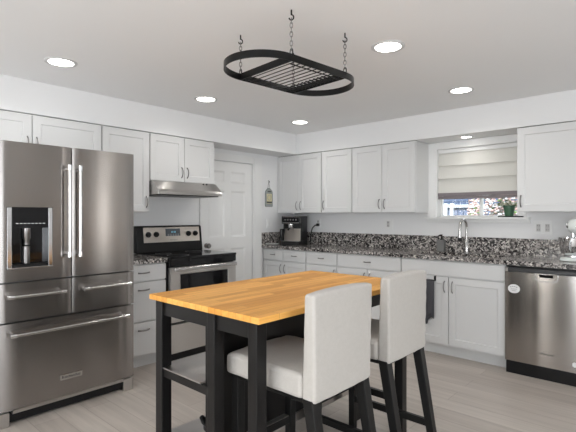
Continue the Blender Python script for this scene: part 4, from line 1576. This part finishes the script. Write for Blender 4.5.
tube(bm, [(mx, my, hz_ - 0.10), (mx + 0.045, my, b0 + 0.14), (mx + 0.03, my, b0 + 0.075), (mx - 0.03, my, b0 + 0.075), (mx - 0.045, my, b0 + 0.14), (mx, my, hz_ - 0.10)], 0.006, 8)
part(sm, 'beater', bm, M['chrome'], smooth=True)
bw = part(sm, 'bowl', lathe(bmesh.new(), [(0, b0 + 0.034), (0.052, b0 + 0.034), (0.052, b0 + 0.044), (0.062, b0 + 0.05), (0.088, b0 + 0.085), (0.101, b0 + 0.13), (0.104, b0 + 0.185), (0.108, b0 + 0.187), (0.106, b0 + 0.19), (0.1015, b0 + 0.186), (0.098, b0 + 0.13), (0.085, b0 + 0.09), (0.058, b0 + 0.055), (0, b0 + 0.05)],
                            (mx, my, 0), 36), M['chrome'], smooth=True)
part(bw, 'bowl_handle', tube(bmesh.new(), [(mx, my - 0.098, b0 + 0.165), (mx, my - 0.135, b0 + 0.160), (mx, my - 0.140, b0 + 0.11), (mx, my - 0.086, b0 + 0.085)], 0.006, 8), M['chrome'], smooth=True)

# ------------------------------------------------------------------ flattened bottle hanging by the door
ob = thing('wall_ornament', 'flattened bottle with a yellow label hanging on the wall by the door', 'ornament', (XL, 4.035, 1.395))
bm = bmesh.new()
yc_, w_ = 4.035, 0.068
poly = [(-0.9, 0), (0.9, 0), (1, 0.012), (1, 0.165), (0.92, 0.195), (0.72, 0.215), (0.42, 0.228), (0.30, 0.24), (-0.30, 0.24), (-0.42, 0.228), (-0.72, 0.215), (-0.92, 0.195), (-1, 0.165), (-1, 0.012)]
prism(bm, [(yc_ + a * w_, 1.395 + b) for a, b in poly], lambda p: (XL + 0.003, p[0], p[1]), lambda p: (XL + 0.018, p[0], p[1]))
bt = part(ob, 'bottle', bm, M['bottle_glass'], 0.005, seg=3)
lb = part(bt, 'paper_label', box(XL + 0.0182, XL + 0.0192, yc_ - 0.045, yc_ + 0.045, 1.435, 1.560), M['bottle_label'])
part(lb, 'label_band', box(XL + 0.0193, XL + 0.0200, yc_ - 0.045, yc_ + 0.045, 1.440, 1.462), M['ink'])
bm = tube(bmesh.new(), [(XL + 0.0196, yc_ + 0.030 * math.cos(2 * PI * k / 20), 1.512 + 0.034 * math.sin(2 * PI * k / 20)) for k in range(20)], 0.003, 5, closed=True)
part(lb, 'label_ring', bm, M['grey_plastic'])
part(bt, 'shoulder_print', box(XL + 0.0182, XL + 0.019, yc_ - 0.03, yc_ + 0.03, 1.582, 1.596), M['ink'])
bm = tube(bmesh.new(), [(XL + 0.010, yc_ - 0.018, 1.634), (XL + 0.010, yc_ - 0.004, 1.70), (XL + 0.012, yc_, 1.715), (XL + 0.010, yc_ + 0.004, 1.70), (XL + 0.010, yc_ + 0.018, 1.634)], 0.0022, 6)
part(ob, 'wire', bm, M['nickel'])
part(ob, 'hook', tube(bmesh.new(), [(XL + 0.001, yc_, 1.728), (XL + 0.018, yc_, 1.722), (XL + 0.020, yc_, 1.712), (XL + 0.016, yc_, 1.706), (XL + 0.009, yc_, 1.708)], 0.004, 7), M['ink'])
